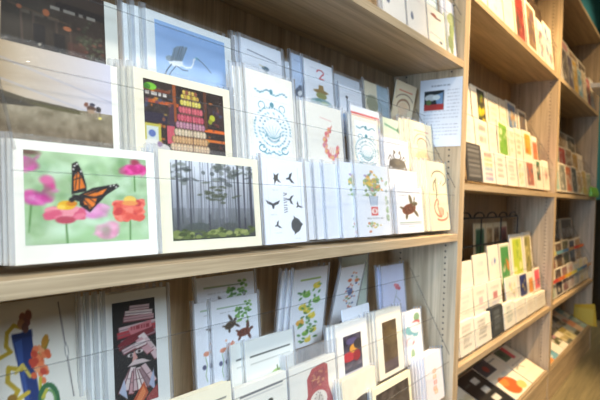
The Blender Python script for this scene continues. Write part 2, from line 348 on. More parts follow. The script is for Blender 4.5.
def a_shrimp(c):
    c.line((36,16),(70,19),1,(214,120,110),.8)
    P = [(62,36),(54,44),(48,54),(47,64),(52,74),(60,81),(70,84),(80,80),(84,72),(86,66)]
    for i, (x, y) in enumerate(P):
        r = R(i); c.ell(x,y,4.0-.25*abs(i-3),5.2,(224,120,110)); c.ell(x-2,y,1.8,2.6,[(238,176,80),(220,84,96),(232,196,90),(196,120,160)][i % 4]); c.ell(x+3,y+2,1.5,2,[(206,70,80),(240,190,120)][i % 2])
    c.line((62,38),(70,28),3,(210,110,90)); c.line((60,40),(60,50),1,(190,90,80))
    for x in (58,64,70): c.line((x,76),(x+5,66),1.2,(224,140,110))
    return c
def a_crab(c):
    c.line((8,8),(92,8),1.2,(150,150,160)); b = (92,84,72)
    c.ell(50,68,24,16,b); c.ell(50,62,15,9,(120,110,92))
    for s in (-1,1):
        for i in range(4): c.path([(50+s*14,66+i*5),(50+s*(30+i),56+i*9),(50+s*(36+i*2),72+i*8)],4.2,b)
        c.path([(50+s*8,56),(50+s*17,46),(50+s*13,36)],5,b); c.ell(50+s*11,33,2.6,5,b,s*20); c.path([(50+s*12,62),(50+s*30,44),(50+s*40,58)],3.4,b)
    return c
def a_lady(c):
    c.line((12,9),(88,9),1.8,(216,120,84)); g = (150,122,98)
    c.arc(50,36,18,22,-180,0,2,g); c.path([(28,36),(24,60),(22,92)],2,g); c.path([(72,36),(76,60),(80,92)],2,g)
    c.ell(50,38,9,11,(226,200,164)); c.arc(50,36,11,13,-180,0,3.6,(160,120,84)); c.ell(50,66,17,18,(206,178,140),0,.8); c.path([(36,58),(48,72),(40,86)],1.6,g); c.path([(66,56),(56,74),(64,88)],1.6,g); c.ell(52,70,7,7,(130,120,120),0,.6)
    c.line((8,96),(92,96),1.2,(196,160,110))
    return c
def a_store(c):
    c.a[:] = (50,42,34); c.noise(6,10,3); c.noise(20,7,6)
    c.hgrad((42,44,34),(58,38,32),.5)
    c.rect(62,0,100,12,(34,26,24)); c.text(58,92,9,5,(170,164,150),5,.75); c.text(38,64,26,5,(120,110,92),9,.6); c.line((30,22),(70,30),2,(96,72,50),.6)
    for x in (24,38,46,62,72): c.line((x,30),(x+1,88),3.4,(76,60,50),.8)
    for x,y in ((46,60),(60,66)): c.rect(x,y-18,x+8,y+12,(24,20,20)); c.ell(x+4,y+10,1.6,2,(170,160,140))
    c.ell(55,22,4,5,(150,84,50)); c.ell(70,37,5,3.4,(166,98,62)); c.ell(37,24,3,3,(140,80,50))
    for i in range(60):
        r = R(i+9); c.ell(88+r.gauss(0,6),52+r.gauss(0,14),2.4,2,r.choice([(66,72,50),(84,88,66),(54,58,42),(110,70,56)]),0,.7)
    c.rect(70,56,84,92,(82,48,40),.6); c.rect(91,72,99,84,(120,124,128),.6); c.rect(0,0,16,90,(40,42,34),.5)
    return c
def a_egret(c):
    c.a[:] = (150,184,226); c.grad(0,100,(140,174,220),(176,202,236)); c.noise(4,7,2)
    w = (232,238,244); d = (84,98,112); g = (140,156,168)
    c.ell(26,60,11,8,w,-16); c.ell(18,56,6,5,g,-30)
    for i in range(18):                                   # raised wing, feather by feather
        t = i/17; c.line((20+14*t,58-4*t),(24+18*t+R(i).uniform(-1,1),40-14*math.sin(1.2*t+.3)+R(i+9).uniform(-2,2)),2.2,[d,g,(110,124,136)][i % 3],.9)
    c.path([(33,62),(40,65),(47,62),(50,54),(51,46),(54,42)],3.2,w); c.ell(56,42,3.6,2.4,(120,170,190),16); c.path([(57,42),(64,47),(70,54),(76,62)],1.7,(96,108,126))
    c.path([(20,66),(14,78),(11,88),(9,98)],2.2,d); c.path([(26,67),(19,80),(15,92)],1.8,d); c.path([(28,67),(35,71),(42,70)],1.8,d)
    return c
def a_kingfisher(c):
    c.line((14,12),(88,20),1.8,(70,74,90)); b = (70,104,120)
    c.path([(58,46),(60,62),(66,86)],9,b); c.ell(57,42,7,5,b); c.line((54,40),(42,37),2,(200,180,120)); c.ell(55,54,4,6,(206,200,190)); c.path([(64,70),(70,96)],5,(60,90,100)); c.ell(60,60,4,8,(60,140,130)); c.text(20,80,90,1.6,(170,176,190),3)
    return c
def a_bluebird(c):
    c.a[:] = (196,212,236); c.line((12,8),(90,12),1.2,(120,140,180)); c.ell(26,80,9,13,(60,70,90),20); c.ell(30,68,5,5,(60,70,90)); c.ell(26,82,4,7,(220,220,220),20); c.noise(8,6,1)
    return c
def a_frog(c):
    r_ = (206,84,92); c.arc(56,15,7,6,-180,40,3.4,r_); c.path([(64,18),(52,30),(68,30)],3.4,r_); c.line((20,8),(86,12),.8,(190,190,200))
    c.ell(55,62,15,5,(150,120,70)); c.poly([(46,60),(48,46),(64,46),(66,60)],(166,134,78)); c.ell(56,72,11,8,(150,150,90)); c.ell(54,90,22,11,(140,170,176)); c.ell(44,88,8,8,(110,150,150)); c.ell(66,90,8,6,(170,190,150))
    return c
def a_boat(c):
    c.line((6,8),(94,8),1,(176,184,200)); c.text(30,70,14,2,(190,190,200),1); c.poly([(28,70),(30,30),(34,30),(36,70)],(60,70,90)); c.ell(32,27,3,4,(40,44,54)); c.ell(30,84,18,7,(120,160,210)); c.grad(90,100,(170,196,230),(190,206,236))
    return c
def a_map(c):
    c.a[:] = (150,172,186); c.rect(0,0,52,100,(222,212,184)); c.noise(9,6,3); c.ell(30,36,9,14,(150,150,120)); c.ell(28,70,13,16,(166,160,126)); c.arc(32,40,14,18,0,360,1.4,(120,126,110)); c.line((8,88),(46,90),2,(150,140,110)); c.line((60,20),(92,24),1.2,(190,206,214)); c.line((60,28),(92,32),1.2,(190,206,214))
    return c
def a_rainbow(c):
    for i, k in enumerate([(224,90,84),(240,170,80),(246,222,120),(140,196,140),(120,160,220),(170,140,200)]): c.line((0,9+i*3.6),(100,9+i*3.6),2.6,k)
    c.grad(34,100,(150,180,226),(186,206,236))
    return c
def a_mermaid(c):
    c.a[:] = (206,220,200); c.noise(8,7,2); c.line((10,10),(70,16),3,(110,160,130)); c.ell(80,15,5,5,(60,110,70)); c.ell(50,60,18,22,(226,232,214),0,.7)
    return c
def a_notice(c):
    c.text(28,72,9,2.2,(120,120,124),1); 
    for i in range(15):
        if 17+i*5 < 45: c.text(66,94,17+i*5,1.3,(170,170,176),i)
        else: c.text(10,94 if i % 5 != 4 else 50,17+i*5,1.3,(170,170,176),i)
    c.rect(11,17,58,46,(34,38,40)); c.ell(26,27,9,5,(190,196,196)); c.poly([(36,24),(56,20),(56,38),(42,38)],(120,150,180)); c.rect(11,37,58,46,(170,54,50)); c.ell(22,34,4,4,(90,110,60)); c.ell(40,27,6,4,(220,224,220))
    return c
def a_vase(c):
    c.hx = .72
    c.line((80,4),(83,100),1.2,(120,112,110)); c.ell(82,54,2.4,8,(120,116,112)); c.ell(82,54,1.6,6.6,(236,230,218))
    c.xs = .66; c.xo = 7
    c.poly([(24,30),(58,26),(56,66),(58,100),(34,100),(30,66)],(38,58,112)); c.poly([(28,36),(40,34),(38,66),(42,100),(36,100),(32,66)],(58,84,146)); c.rect(25,28,58,33,(30,46,90))
    y = (190,160,44)
    c.path([(44,24),(30,20),(18,26),(14,38),(20,44),(0,48)],3.6,y); c.path([(34,62),(14,58),(10,70),(24,80),(10,92),(4,100)],4,y); c.path([(40,84),(22,88),(30,100)],4,(206,176,60)); c.path([(46,70),(36,58),(24,64)],3,(214,190,90)); c.ell(14,86,6,4,(150,110,40))
    for x,yv,k in [(46,14,(150,90,70)),(52,18,(126,76,70)),(42,20,(170,120,80)),(56,12,(140,84,70)),(48,24,(110,70,60))]: c.ell(x,yv,4.6,5,k)
    c.poly([(60,54),(80,34),(86,40),(70,58)],(150,130,50)); c.ell(78,40,4,7,(196,140,50),40)
    for i in range(30):
        r = R(i); c.ell(64+r.gauss(0,7),59+r.gauss(0,7),4,3.2,r.choice([(222,104,64),(236,130,84),(200,76,56),(240,160,110)]),r.uniform(0,90))
    c.path([(62,74),(60,84),(64,92)],3,(196,180,60)); c.arc(72,96,17,14,-170,60,4.4,(60,110,70)); c.arc(72,96,12,9,-170,40,2,(110,150,90)); c.path([(62,92),(70,86)],3,(190,180,70))
    return c
def a_books(c):
    c.a[:] = (34,30,28); c.noise(6,6,2)
    bk = [(206,176,176),(176,60,66),(222,204,200),(150,120,124),(196,150,152),(236,222,214)]
    def book(x, y, w, h, rot, k):
        r = math.radians(rot); kk = c.H/c.W*c.hx*1.05
        P = [(x+(u*w*math.cos(r)-v*h*math.sin(r))*kk, y+u*w*math.sin(r)+v*h*math.cos(r)) for u, v in ((-.5,-.5),(.5,-.5),(.5,.5),(-.5,.5))]
        c.poly(P, bk[k]); c.line(P[2], P[3], .9, (110,40,46)); c.line(P[0], P[3], .9, (90,50,54)); c.line(((P[0][0]+P[3][0])/2,(P[0][1]+P[3][1])/2),((P[1][0]+P[2][0])/2,(P[1][1]+P[2][1])/2),.7,(120,96,100))
    for a in [(62,8,16,5,4,0),(60,13,22,5,6,2),(60,18,24,5,3,4),(58,26,30,6,-4,0),(60,30,34,6,-6,1),(62,36,30,5,-12,3)]: book(*a)
    c.poly([(10,40),(50,30),(92,28),(96,34),(56,38),(14,46)],(120,40,46)); c.poly([(34,26),(88,22),(90,29),(40,33)],(200,120,124)); c.text(40,84,25,3.6,(130,30,40),4)
    for i, a in enumerate([(78,44,6,22,-28,2),(86,50,5,24,-24,0),(70,46,6,18,-30,4),(56,44,12,6,-14,2),(34,46,10,5,-20,0)]): book(*a)
    c.ell(39,52,3,1.8,(214,200,194)); c.ell(39,52,1.2,1.4,(60,44,44)); c.ell(58,50,3.4,1.8,(214,200,194)); c.ell(58,50,1.2,1.4,(60,44,44)); c.poly([(46,48),(54,56),(40,60)],(206,150,140)); c.poly([(30,62),(46,57),(66,58),(84,62),(62,62)],(210,190,186))
    for i in range(8): book(26+i*7.5, 74+R(i).uniform(-2,2)+(3.5-abs(i-3.5)), 4.4, 21, 24-i*7, [0,2,4,0,5,2,3,0][i])
    c.poly([(10,84),(22,72),(28,92)],(180,186,206)); c.poly([(78,84),(90,70),(92,92)],(170,176,200))
    c.poly([(30,100),(66,80),(76,92),(60,100)],(186,84,50)); c.poly([(40,100),(64,84),(70,90),(56,100)],(222,130,80)); c.poly([(0,88),(24,96),(30,100),(0,100)],(190,150,146)); c.poly([(70,96),(98,86),(100,100),(70,100)],(150,60,60))
    return c
def a_turtles(c):
    c.line((8,8),(84,9),1,(110,150,90)); c.text(14,84,14,1.2,(190,190,190),2)
    for i in range(34):
        r = R(i); c.ell(r.choice([60,78])+r.gauss(0,6),20+r.gauss(0,6),1.8,1.4,r.choice([(110,160,80),(140,186,100),(90,140,70)]),r.uniform(0,180))
    c.line((74,20),(80,40),1,(120,160,90))
    turtle(c,36,32,7,(96,80,60),(80,66,54),-35); turtle(c,66,46,8,(120,62,44),(100,60,46),-8); turtle(c,56,80,8.5,(70,130,136),(80,110,116),70)
    for i in range(18):
        r = R(i+40); c.ell(34+r.gauss(0,6),58+r.gauss(0,5),1.5,1.1,r.choice([(224,140,100),(232,170,130),(214,120,90)]),r.uniform(0,180))
    for x in (14,28,44): c.path([(x,66),(x+3,76),(x-1,88),(x+2,96)],1.1,(150,176,120)); c.ell(x-3,78,2,3,(90,90,120))
    c.ell(16,62,3,3,(224,150,120)); c.text(20,80,96,1.4,(190,190,190),7)
    return c
def a_lemons(c):
    c.line((18,12),(82,12),1.8,(150,180,60))
    for x,y,k in [(72,22,0),(40,32,1),(74,42,1),(46,54,0),(62,62,0),(26,68,2),(46,84,1),(72,82,0),(30,48,0),(56,94,0)]:
        col = [(232,206,60),(120,176,70),(236,170,50)][k]; s = 4.4 if y < 75 else 3.6; c.ell(x,y,s,s*.9,col,30); c.ell(x+6,y-4,1.2,1,col); c.ell(x-2,y-2,1.4,1,(250,240,170),0,.6)
    for i in range(40):
        r = R(i); c.ell(r.uniform(16,84),r.uniform(20,96),2.2,1.2,r.choice([(90,150,70),(70,120,60),(120,170,90)]),r.uniform(0,180))
    return c
def a_bluefloral(c):
    for i in range(46):
        r = R(i); c.ell(64+r.gauss(0,13),42+r.gauss(0,18),r.uniform(1,1.9),r.uniform(.9,1.6),r.choice([(224,120,70),(232,150,90),(80,100,150),(96,120,170),(110,150,90),(200,90,60)]),r.uniform(0,180))
    c.ell(60,40,3,6,(84,104,156)); c.ell(80,22,3,3,(226,130,80)); c.ell(46,20,2.4,2.4,(224,120,70)); c.ell(66,72,3,2.6,(226,130,80))
    return c
def a_lilac(c):
    c.a[:] = (206,212,242); c.noise(6,5,1); c.ell(66,42,4,5,(206,90,110)); c.ell(58,38,3,3,(224,120,136)); c.ell(74,46,3,3,(190,70,96)); c.path([(64,48),(50,66),(36,80)],1.4,(120,140,140)); c.path([(56,58),(76,70)],1.2,(120,140,140))
    return c
def a_avocado(c):
    c.line((6,14),(94,14),1.6,(70,74,70)); c.line((6,22),(94,22),.8,(170,170,160)); c.ell(62,60,14,16,(150,184,90)); c.ell(62,44,7,9,(166,196,110)); c.ell(62,64,7,7,(200,216,150)); c.line((62,32),(64,38),2,(110,120,70))
    return c
def a_redphoto(c):
    c.a[:] = (70,62,76); c.noise(7,30,3); c.noise(16,22,5)
    c.ell(28,38,12,9,(190,50,60)); c.ell(56,26,7,8,(214,150,60)); c.ell(70,40,6,10,(150,40,46)); c.ell(46,12,9,6,(90,80,120)); c.rect(0,58,100,66,(50,56,80)); c.grad(66,86,(200,202,214),(176,180,196)); c.line((0,70),(100,84),3,(150,150,170)); c.grad(88,100,(56,60,90),(40,44,70)); c.ell(80,20,7,9,(60,50,50))
    return c
def a_brownphoto(c):
    c.a[:] = (92,72,42); c.noise(6,18,7); c.noise(18,14,2); c.grad(78,100,(92,76,80),(70,58,60)); c.ell(60,30,14,20,(110,90,50),0,.5); c.rect(64,0,100,20,(70,56,40),.6); return c
def a_arch(c):
    d = (70,58,48); c.ell(62,44,18,17,d); c.rect(38,44,86,100,d); c.ell(62,52,11,12,(120,100,80)); c.rect(46,54,78,100,(96,80,62)); c.noise(14,6,1); c.text(6,34,84,2,(170,160,140),3); return c
def a_gravel(c):
    c.a[:] = (70,58,48); c.noise(9,24,1); c.noise(22,22,4); c.noise(40,14,6); return c
def a_birdcard(c):
    c.line((6,12),(94,12),2.2,(60,64,74)); c.line((6,18),(94,18),1,(150,150,150)); c.ell(62,44,8,9,(60,76,60)); c.ell(66,36,4,4,(50,60,50)); c.line((60,52),(50,76),3,(90,90,70)); return c
def a_scale(c):
    r_ = (176,44,40); k = (150,30,30)
    c.poly([(34,28),(46,12),(74,8),(84,14),(84,54),(92,80),(92,100),(22,100),(24,80),(34,58)],r_); c.poly([(42,34),(50,20),(74,16),(78,22),(76,44),(44,50)],k)
    for i in range(16):
        r = R(i); c.ell(60+r.gauss(0,9),32+r.gauss(0,6),2.4,1.6,(214,150,90),0,.8)
    c.ell(58,76,15,20,(236,228,214)); c.ell(58,76,9,12,(210,200,186)); c.line((58,76),(62,64),1.6,(60,50,50))
    for i in range(12): a = i*math.pi/6; c.ell(58+12*math.cos(a)*c.H/c.W,76+16*math.sin(a),.9,.9,(60,50,50))
    return c
def a_orange(c):
    for x,y,k in [(50,36,(236,150,90)),(50,48,(240,176,110)),(52,60,(226,120,110)),(48,72,(236,140,90)),(54,80,(240,180,120))]: c.rect(x-10,y-4,x+10,y+4,k,.85); c.ell(x,y,3,2.4,(250,240,230),0,.8)
    return c
def a_cactus(c):
    g = (130,150,50); c.path([(40,92),(44,60),(60,40)],14,g); c.path([(56,70),(74,52),(78,34)],11,(150,170,70)); c.ell(78,30,8,9,(140,160,60)); c.ell(60,36,9,10,(150,166,66)); c.ell(30,80,7,12,(120,140,50)); 
    for i in range(6): c.line((14,14+i*6),(86,14+i*6),.8,(190,196,214))
    return c
def a_leafy(c):
    for i in range(14):
        r = R(i); c.ell(50+r.gauss(0,14),60+r.gauss(0,20),8,4,r.choice([(150,160,60),(120,140,50),(170,176,90)]),r.uniform(0,180))
    return c
# plain designs for the small cards of the further bookcases
def g_text(seed, col=(90,84,80), rows=6):
    def f(c):
        for i in range(rows): c.text(16+R(seed+i).uniform(0,12), 84-R(seed*3+i).uniform(0,22), 16+i*70/rows, 34./rows, col if not isinstance(col, list) else col[i % len(col)], seed*7+i, .85)
        return c
    return f
def g_sq(seed, cols):
    def f(c):
        c.text(20,80,20,5,(160,150,140),seed); c.rect(34,36,66,58,cols[0],.85); c.text(24,76,68,5,cols[1],seed+3,.7); c.text(24,76,80,4,(170,160,150),seed+5,.7); return c
    return f
def g_photo(seed, cols, box=(14,10,86,90)):
    def f(c):
        x0,y0,x1,y1 = box; c.rect(x0,y0,x1,y1,cols[0]); r = R(seed); n = len(cols)
        for i in range(16):
            cx = r.uniform(x0+8,x1-8); cy = r.uniform(y0+8,y1-8); rx = min(r.uniform(4,12),(cx-x0)*c.W/c.H,(x1-cx)*c.W/c.H); ry = min(r.uniform(4,12),cy-y0,y1-cy)
            c.ell(cx,cy,max(rx,1),max(ry,1),cols[r.randrange(n)],0,.9)
        return c
    return f
def g_cover(seed, cols):
    """a full cover in broad bands with a block of print"""
    def f(c):
        r = R(seed); y = 0; i = 0
        while y < 100:
            h = r.uniform(16,40); c.rect(0,y,100,min(100,y+h),cols[i % len(cols)]); y += h; i += 1
        for i in range(5): c.ell(r.uniform(15,85),r.uniform(20,90),r.uniform(4,12),r.uniform(4,10),cols[r.randrange(len(cols))],r.uniform(0,90),.8)
        c.text(12,84,6,5,(40,36,34),seed,.6); return c
    return f

# ------------------------------------------------------------------ room
def slab(name, x0, x1, y0, y1, z0, z1, m):
    b = MB(); b.box(x0,x1,y0,y1,z0,z1); return struct(b.build(name, m))
def plaster(name, c):
    m, nt, b = newmat(name); N = nt.nodes.new; n = N('ShaderNodeTexNoise'); n.inputs['Scale'].default_value = 60
    tc = N('ShaderNodeTexCoord'); nt.links.new(tc.outputs['Object'], n.inputs['Vector'])
    bp = N('ShaderNodeBump'); bp.inputs['Strength'].default_value = .05; nt.links.new(n.outputs['Fac'], bp.inputs['Height']); nt.links.new(bp.outputs['Normal'], b.inputs['Normal'])
    b.inputs['Base Color'].default_value = (*lin(c), 1); b.inputs['Roughness'].default_value = .8; return m
FLOOR = wood('floor_planks', 0, (104,98,76), (150,138,106), .3)
TEAL = plaster('teal_paint', (48,126,124)); CREAM = plaster('cream_paint', (214,206,190))
slab('floor', -2.5, 7.5, -3.5, .45, -.06, 0, FLOOR)
slab('wall_back', -2.5, 7.5, .3, .42, 0, 3.0, TEAL)
slab('wall_right', 7.4, 7.5, -3.5, .3, 0, 3.0, CREAM)
slab('ceiling', -2.5, 7.5, -3.5, .42, 3.0, 3.06, CREAM)

# ------------------------------------------------------------------ bookcases
DEP = .213; T = .019
def bookcase(x0, x1, shelves, label, seams):
    """x0, x1 outer faces; shelves = undersides of the boards"""
    r = empty('bookcase', ((x0+x1)/2, 0, 0)); cx = (x0+x1)/2
    tag(r, label, 'bookcase')
    L0, L1 = x0-cx, x1-cx
    for side, (a, b_) in (('l', (L0, L0+T)), ('r', (L1-T, L1))):
        m = MB(); m.box(a, b_, 0, DEP, 0, 1.9815)
        xi = b_+.0004 if side == 'l' else a-.0004
        for i in range(110):
            z = .20+i*.0168
            if z < 1.93: m.disc(xi, .034, z, .0027, 1 if side == 'l' else -1)
            if z < 1.93: m.disc(xi, .172, z, .0027, 1 if side == 'l' else -1)
        o = m.build('side_panel', [WV, DARK], r, .0007)
    for z in shelves:
        m = MB(); m.box(L0+T+.0003, L1-T-.0003, .0004, DEP-.0004, z, z+T); m.build('shelf', WH, r, .0007)
    m = MB(); m.box(L0, L1, -.006, DEP+.004, 1.982, 2.001); m.build('top_board', WH, r, .001)
    m = MB(); xs = [L0] + [s-cx for s in seams if x0 < s < x1] + [L1]
    for a, b_ in zip(xs, xs[1:]): m.box(a+.0008, b_-.0008, DEP+.0005, DEP+.008, .1, 1.98)
    m.build('back_panel', WV, r)
    m = MB(); m.box(L0+T+.0003, L1-T-.0003, .003, .02, .0, .1302); m.build('plinth', WH, r)
    return r
bookcase(.184, 1.405, [.1306, .356, .820, 1.298], 'oak bookcase nearest the camera, full of wildlife and flower cards', [.46,.70,.96,1.16])
bookcase(1.4052, 2.602, [.1306, .4374, .9626, 1.5055], 'middle oak bookcase with warm spotlit rows of small white cards', [1.7,2.0,2.3])
bookcase(2.6022, 3.7992, [.1306, .4369, .9642, 1.5072], 'farthest oak bookcase beside the teal wall with rainbow edged card racks', [2.9,3.2,3.5])

# ------------------------------------------------------------------ acrylic racks
LIPS = [(.011, .0095, .108), (.058, .117, .224), (.108, .229, .336)]
def acrylic_rack(x0, x1, base, label, y_sh=0, header=None, lips=LIPS, sides=True, dep=.19):
    cx = (x0+x1)/2; r = empty('acrylic_card_rack', (cx, 0, base)); tag(r, label, 'card rack', 'clear acrylic card racks')
    a, b_ = x0-cx, x1-cx; t = .002; n = len(lips)
    for i, (y, z0, z1) in enumerate(lips):
        m = MB(); m.box(a, b_, y, y+t, z0, z1-.0015); lp = m.build('lip_panel', ACR, r)
        m = MB(); m.box(a, b_, y, y+t, z1-.0015, z1); m.build('lip_edge', ACE, lp)
        y2 = lips[i+1][0] if i+1 < n else dep
        m = MB(); m.box(a, b_, y+t+.0002, y2-.0002, z0-.001, z0+.001); m.build('tier_floor', ACR, r)
        if i+1 < n:
            m = MB(); m.box(a, b_, y2, y2+t, z0, lips[i+1][1]-.0015); m.build('riser', ACR, r)
        if header and i in header:
            m = MB(); k = len(header[i]); q = (b_-a)/k; mats = []
            for j, c in enumerate(header[i]): m.box(a+j*q, a+(j+1)*q, y-.0008, y-.0001, z1-.016, z1+.002, j); mats.append(paper(c))
            m.build('header_strip', mats, lp)
    if sides:
        for s in (0, 1):
            m = MB(); x = a+.0002 if s == 0 else b_-.0022
            prof = [(lips[0][0], .0005), (dep, .0005), (dep, lips[-1][2]+.02), (min(dep,lips[-1][0]+.03)-.001, lips[-1][2]+.02), (lips[0][0], lips[0][2]+.02)]
            m.prism(prof, x, x+.002); sp = m.build('side_panel', ACR, r)
            m = MB(); m.tube((x+.001, lips[0][0], lips[0][2]+.02), (x+.001, min(dep,lips[-1][0]+.03)-.001, lips[-1][2]+.02), .0017); m.build('side_edge', ACE, sp)
    return r
Q = {'T1': 1.317, 'A': .839, 'L1': .375, 'T2': 1.5245, 'M2': .9816, 'L2': .4564, 'T3': 1.5262, 'M3': .9832, 'L3': .4559}
acrylic_rack(.222, 1.383, Q['A'], 'three tier clear acrylic rack holding the monarch and forest cards')
acrylic_rack(.222, 1.383, Q['L1'], 'three tier clear acrylic rack holding the blue vase and lemon cards')
acrylic_rack(.222, 1.383, Q['T1'], 'three tier clear acrylic rack on the nearest bookcase\'s upper shelf')
acrylic_rack(1.428, 2.58, Q['M2'], 'three tier clear acrylic rack on the middle bookcase\'s central shelf')
acrylic_rack(1.428, 2.58, Q['T2'], 'three tier clear acrylic rack on the middle bookcase\'s upper shelf')
acrylic_rack(2.625, 3.776, Q['T3'], 'three tier clear acrylic rack on the farthest bookcase\'s upper shelf')
acrylic_rack(2.625, 3.776, Q['M3'], 'three tier clear acrylic rack on the farthest bookcase\'s central shelf')
RB = [(214,80,70),(230,120,60),(236,190,70),(220,210,110),(120,170,190),(90,130,180),(200,160,120)]
acrylic_rack(2.625, 3.776, Q['L3'], 'clear acrylic rack with rainbow edged lips on the farthest bookcase', header={0: RB, 1: RB[2:]+RB[:2]})
LIPL = [(.011, .0095, .075), (.036, .078, .135), (.062, .135, .19)]
acrylic_rack(1.428, 2.58, Q['L2'], 'low clear acrylic rack of white text cards on the middle bookcase', lips=LIPL, dep=.094)

# ------------------------------------------------------------------ cards
TIER = {1: (.0175, .0117), 2: (.064, .1192), 3: (.114, .2312), 11: (.0155, .0117), 12: (.0405, .0802), 13: (.067, .1372)}
ENV = paper((238,236,230))
def sleeve(w, h, parent, seed, crinkle=False, over=.0035, top=.006):
    """thin cellophane front with a rippled surface and folded sides"""
    nx, nz = 11, 10; m = MB(); amp = .0011 if crinkle else .0003
    xs = [-w/2-over]+[-w/2+w*i/(nx-2) for i in range(nx-1)]+[w/2+over]
    P = []
    for j in range(nz+1):
        for i in range(nx+1):
            x = xs[i]; z = .0004+(h+top)*j/nz
            P.append((x, -.0011-.0001-abs(mnoise.noise(Vector((x*38+seed, z*38, seed*1.7))))*amp*2, z))
    m.v = P
    for j in range(nz):
        for i in range(nx):
            k = j*(nx+1)+i; m.f.append((k, k+1, k+nx+2, k+nx+1)); m.m.append(1 if i in (0, nx-1) else 0)
    for i in (0, nx):                                       # side folds wrap back past the envelope
        n0 = len(m.v)
        for j in range(nz+1): p = P[j*(nx+1)+i]; m.v.append((p[0], .0036, p[2]))
        for j in range(nz):
            a, b_ = j*(nx+1)+i, (j+1)*(nx+1)+i; m.f.append((a, n0+j, n0+j+1, b_)); m.m.append(1)
    o = m.build('clear_sleeve', [CRK if crinkle else CEL, HAZ], parent)
    for p in o.data.polygons: p.use_smooth = True
    return o
COUNT = [0]
def card(shelf, tier, x0, x1, h, art, label, rect=(0,0,1,1), pc=W_, copies=0, dx=-.006, cl=None, sl=True, crk=False, dy=0, dz=0, roll=0, lean=.12, px=620, name='greeting_card', cat='card', env=True, group=None, th=.0026, pitch=.0046, top=.006, over=.006, fit=(1,0), hx=None):
    COUNT[0] += 1; k = COUNT[0]
    base = Q[shelf]; Y, Z = TIER[tier]; w = x1-x0
    if tier == 1 and shelf in ('A', 'L1'): h += .0055
    r = empty(name, ((x0+x1)/2, Y+dy, base+Z+dz)); tag(r, label, cat, group)
    r.rotation_euler = (Matrix.Rotation(-math.atan(lean), 3, 'X') @ Matrix.Rotation(roll, 3, 'Y')).to_euler()
    m = MB(); m.box(-w/2, w/2, 0, th, 0, h); leaf = m.build('card_leaf', paper(pc), r)
    if env: m = MB(); m.box(-w/2+.0012, w/2-.0012, th+.0001, th+.0009, .0008, h-.003); m.build('envelope', ENV, r)
    if art:
        l, t, rr, b_ = rect; pw = w*(rr-l); ph = h*(b_-t)
        W = max(8, int(pw*px)); H = max(8, int(ph*px))
        cv = Cv(W, H, pc).fit(*fit); cv.hx = hx if hx else min(2.1, math.hypot(x1, .55)/.55) if env else 1.; cv = art(cv); picture(cv, -w/2+w*l, -w/2+w*rr, h*(1-b_), h*(1-t), leaf)
    if sl: sleeve(w, h, r, k, crk, over, top)
    for i in range(copies):
        dup(r, (r.location.x+dx*(i+1), r.location.y+pitch*(i+1), r.location.z), 'copies stacked behind the '+cl+', only edges showing', 'copies behind the '+cl)
    return r

CRM = (244,234,206); YEL = (246,238,202); WB = (242,244,250); IV = (246,240,226)
px1 = 900
# --- nearest bookcase, central shelf, front tier
card('A',1,.230,.402,.124,a_butterfly,'landscape card of an orange monarch butterfly on pink zinnias',(.06,.08,.925,.85),IV,3,-.0035,'monarch butterfly card',px=px1)
card('A',1,.4075,.598,.130,a_forest,'landscape card with misty grey forest photo beside the monarch card',(.10,.09,.93,.89),CRM,2,-.003,'misty forest card',px=px1)
card('A',1,.607,.715,.135,a_whales,'white card of seven dark whale tails right of the misty forest',(.03,.02,.97,.98),WB,2,.004,'whale tails card',px=px1)
b1 = card('A',1,.890,1.028,.146,a_bouquet,'white card of a yellow flower bouquet with a small red square',(.03,.02,.98,.97),WB,1,-.05,'yellow bouquet card',px=800,over=.008,crk=True)
for i, (x, y) in enumerate(((.792,.0088),(.766,.0132),(.737,.0176))):
    card('A',1,x,x+.1,.139,None,'blank pale sleeved card between the whale tails and the bouquet',pc=(226,230,238),dy=y,group='blank sleeved cards beside the whale tails')
card('A',1,1.045,1.205,.145,None,'plain white card standing taller behind the single brown turtle',pc=WB,dy=.0105,copies=1,dx=-.006,cl='plain white card by the turtle')
card('A',1,1.062,1.203,.104,a_turtle,'small white card of one brown turtle between two green rules',(.03,.02,.97,.98),WB,1,.0,'small brown turtle card',px=800)
card('A',1,1.250,1.375,.178,a_seahorse,'tall cream card of a grey seahorse above a red one',(.05,.04,.95,.96),YEL,3,-.018,'cream seahorse card',px=700,pitch=.0042)
# --- second tier
card('A',2,.2055,.375,.132,a_horse,'landscape card of horses on a pale beach plain, left edge cropped',(0,0,.945,1),IV,1,-.001,'beach horses card',px=px1,over=.001,fit=(.74,0))
card('A',2,.399,.577,.139,a_macaron,'landscape card of a macaron tower in a dark shop, cream border',(.085,.09,.915,1),CRM,3,-.006,'macaron tower card',px=px1,over=.009,fit=(.78,0))
card('A',2,.617,.742,.186,a_wreath,'tall white card of a teal seahorse wreath, nearest of two',(.06,.03,.96,.98),IV,2,-.011,'nearest teal wreath card',px=750,over=.009,crk=True,fit=(.76,4))
card('A',2,.780,.905,.157,a_shrimp,'white card of a curled shrimp made of red and yellow flowers',(.04,.03,.96,.97),IV,3,-.012,'flowery shrimp card',px=700,crk=True,fit=(.78,2))
card('A',2,.946,1.062,.155,lambda c: a_wreath(c, 9),'white card of a teal wreath standing right of the flowery shrimp',(.06,.03,.96,.98),IV,1,-.006,'farther teal wreath card',px=650,fit=(.76,2))
card('A',2,.960,1.092,.181,a_rainbow,'white card with thin rainbow stripes behind the farther teal wreath',(.02,.01,.99,.99),WB,dy=.0105,px=500)
card('A',2,1.108,1.222,.174,a_mermaid,'pale green card standing behind the brown crab',(.0,.0,1,1),(214,226,206),dy=.0105,px=500)
card('A',2,1.086,1.216,.121,a_crab,'white card of a dark brown crab in front of pale green card',(.03,.02,.97,.98),WB,1,-.005,'brown crab card',px=650,fit=(.72,2))
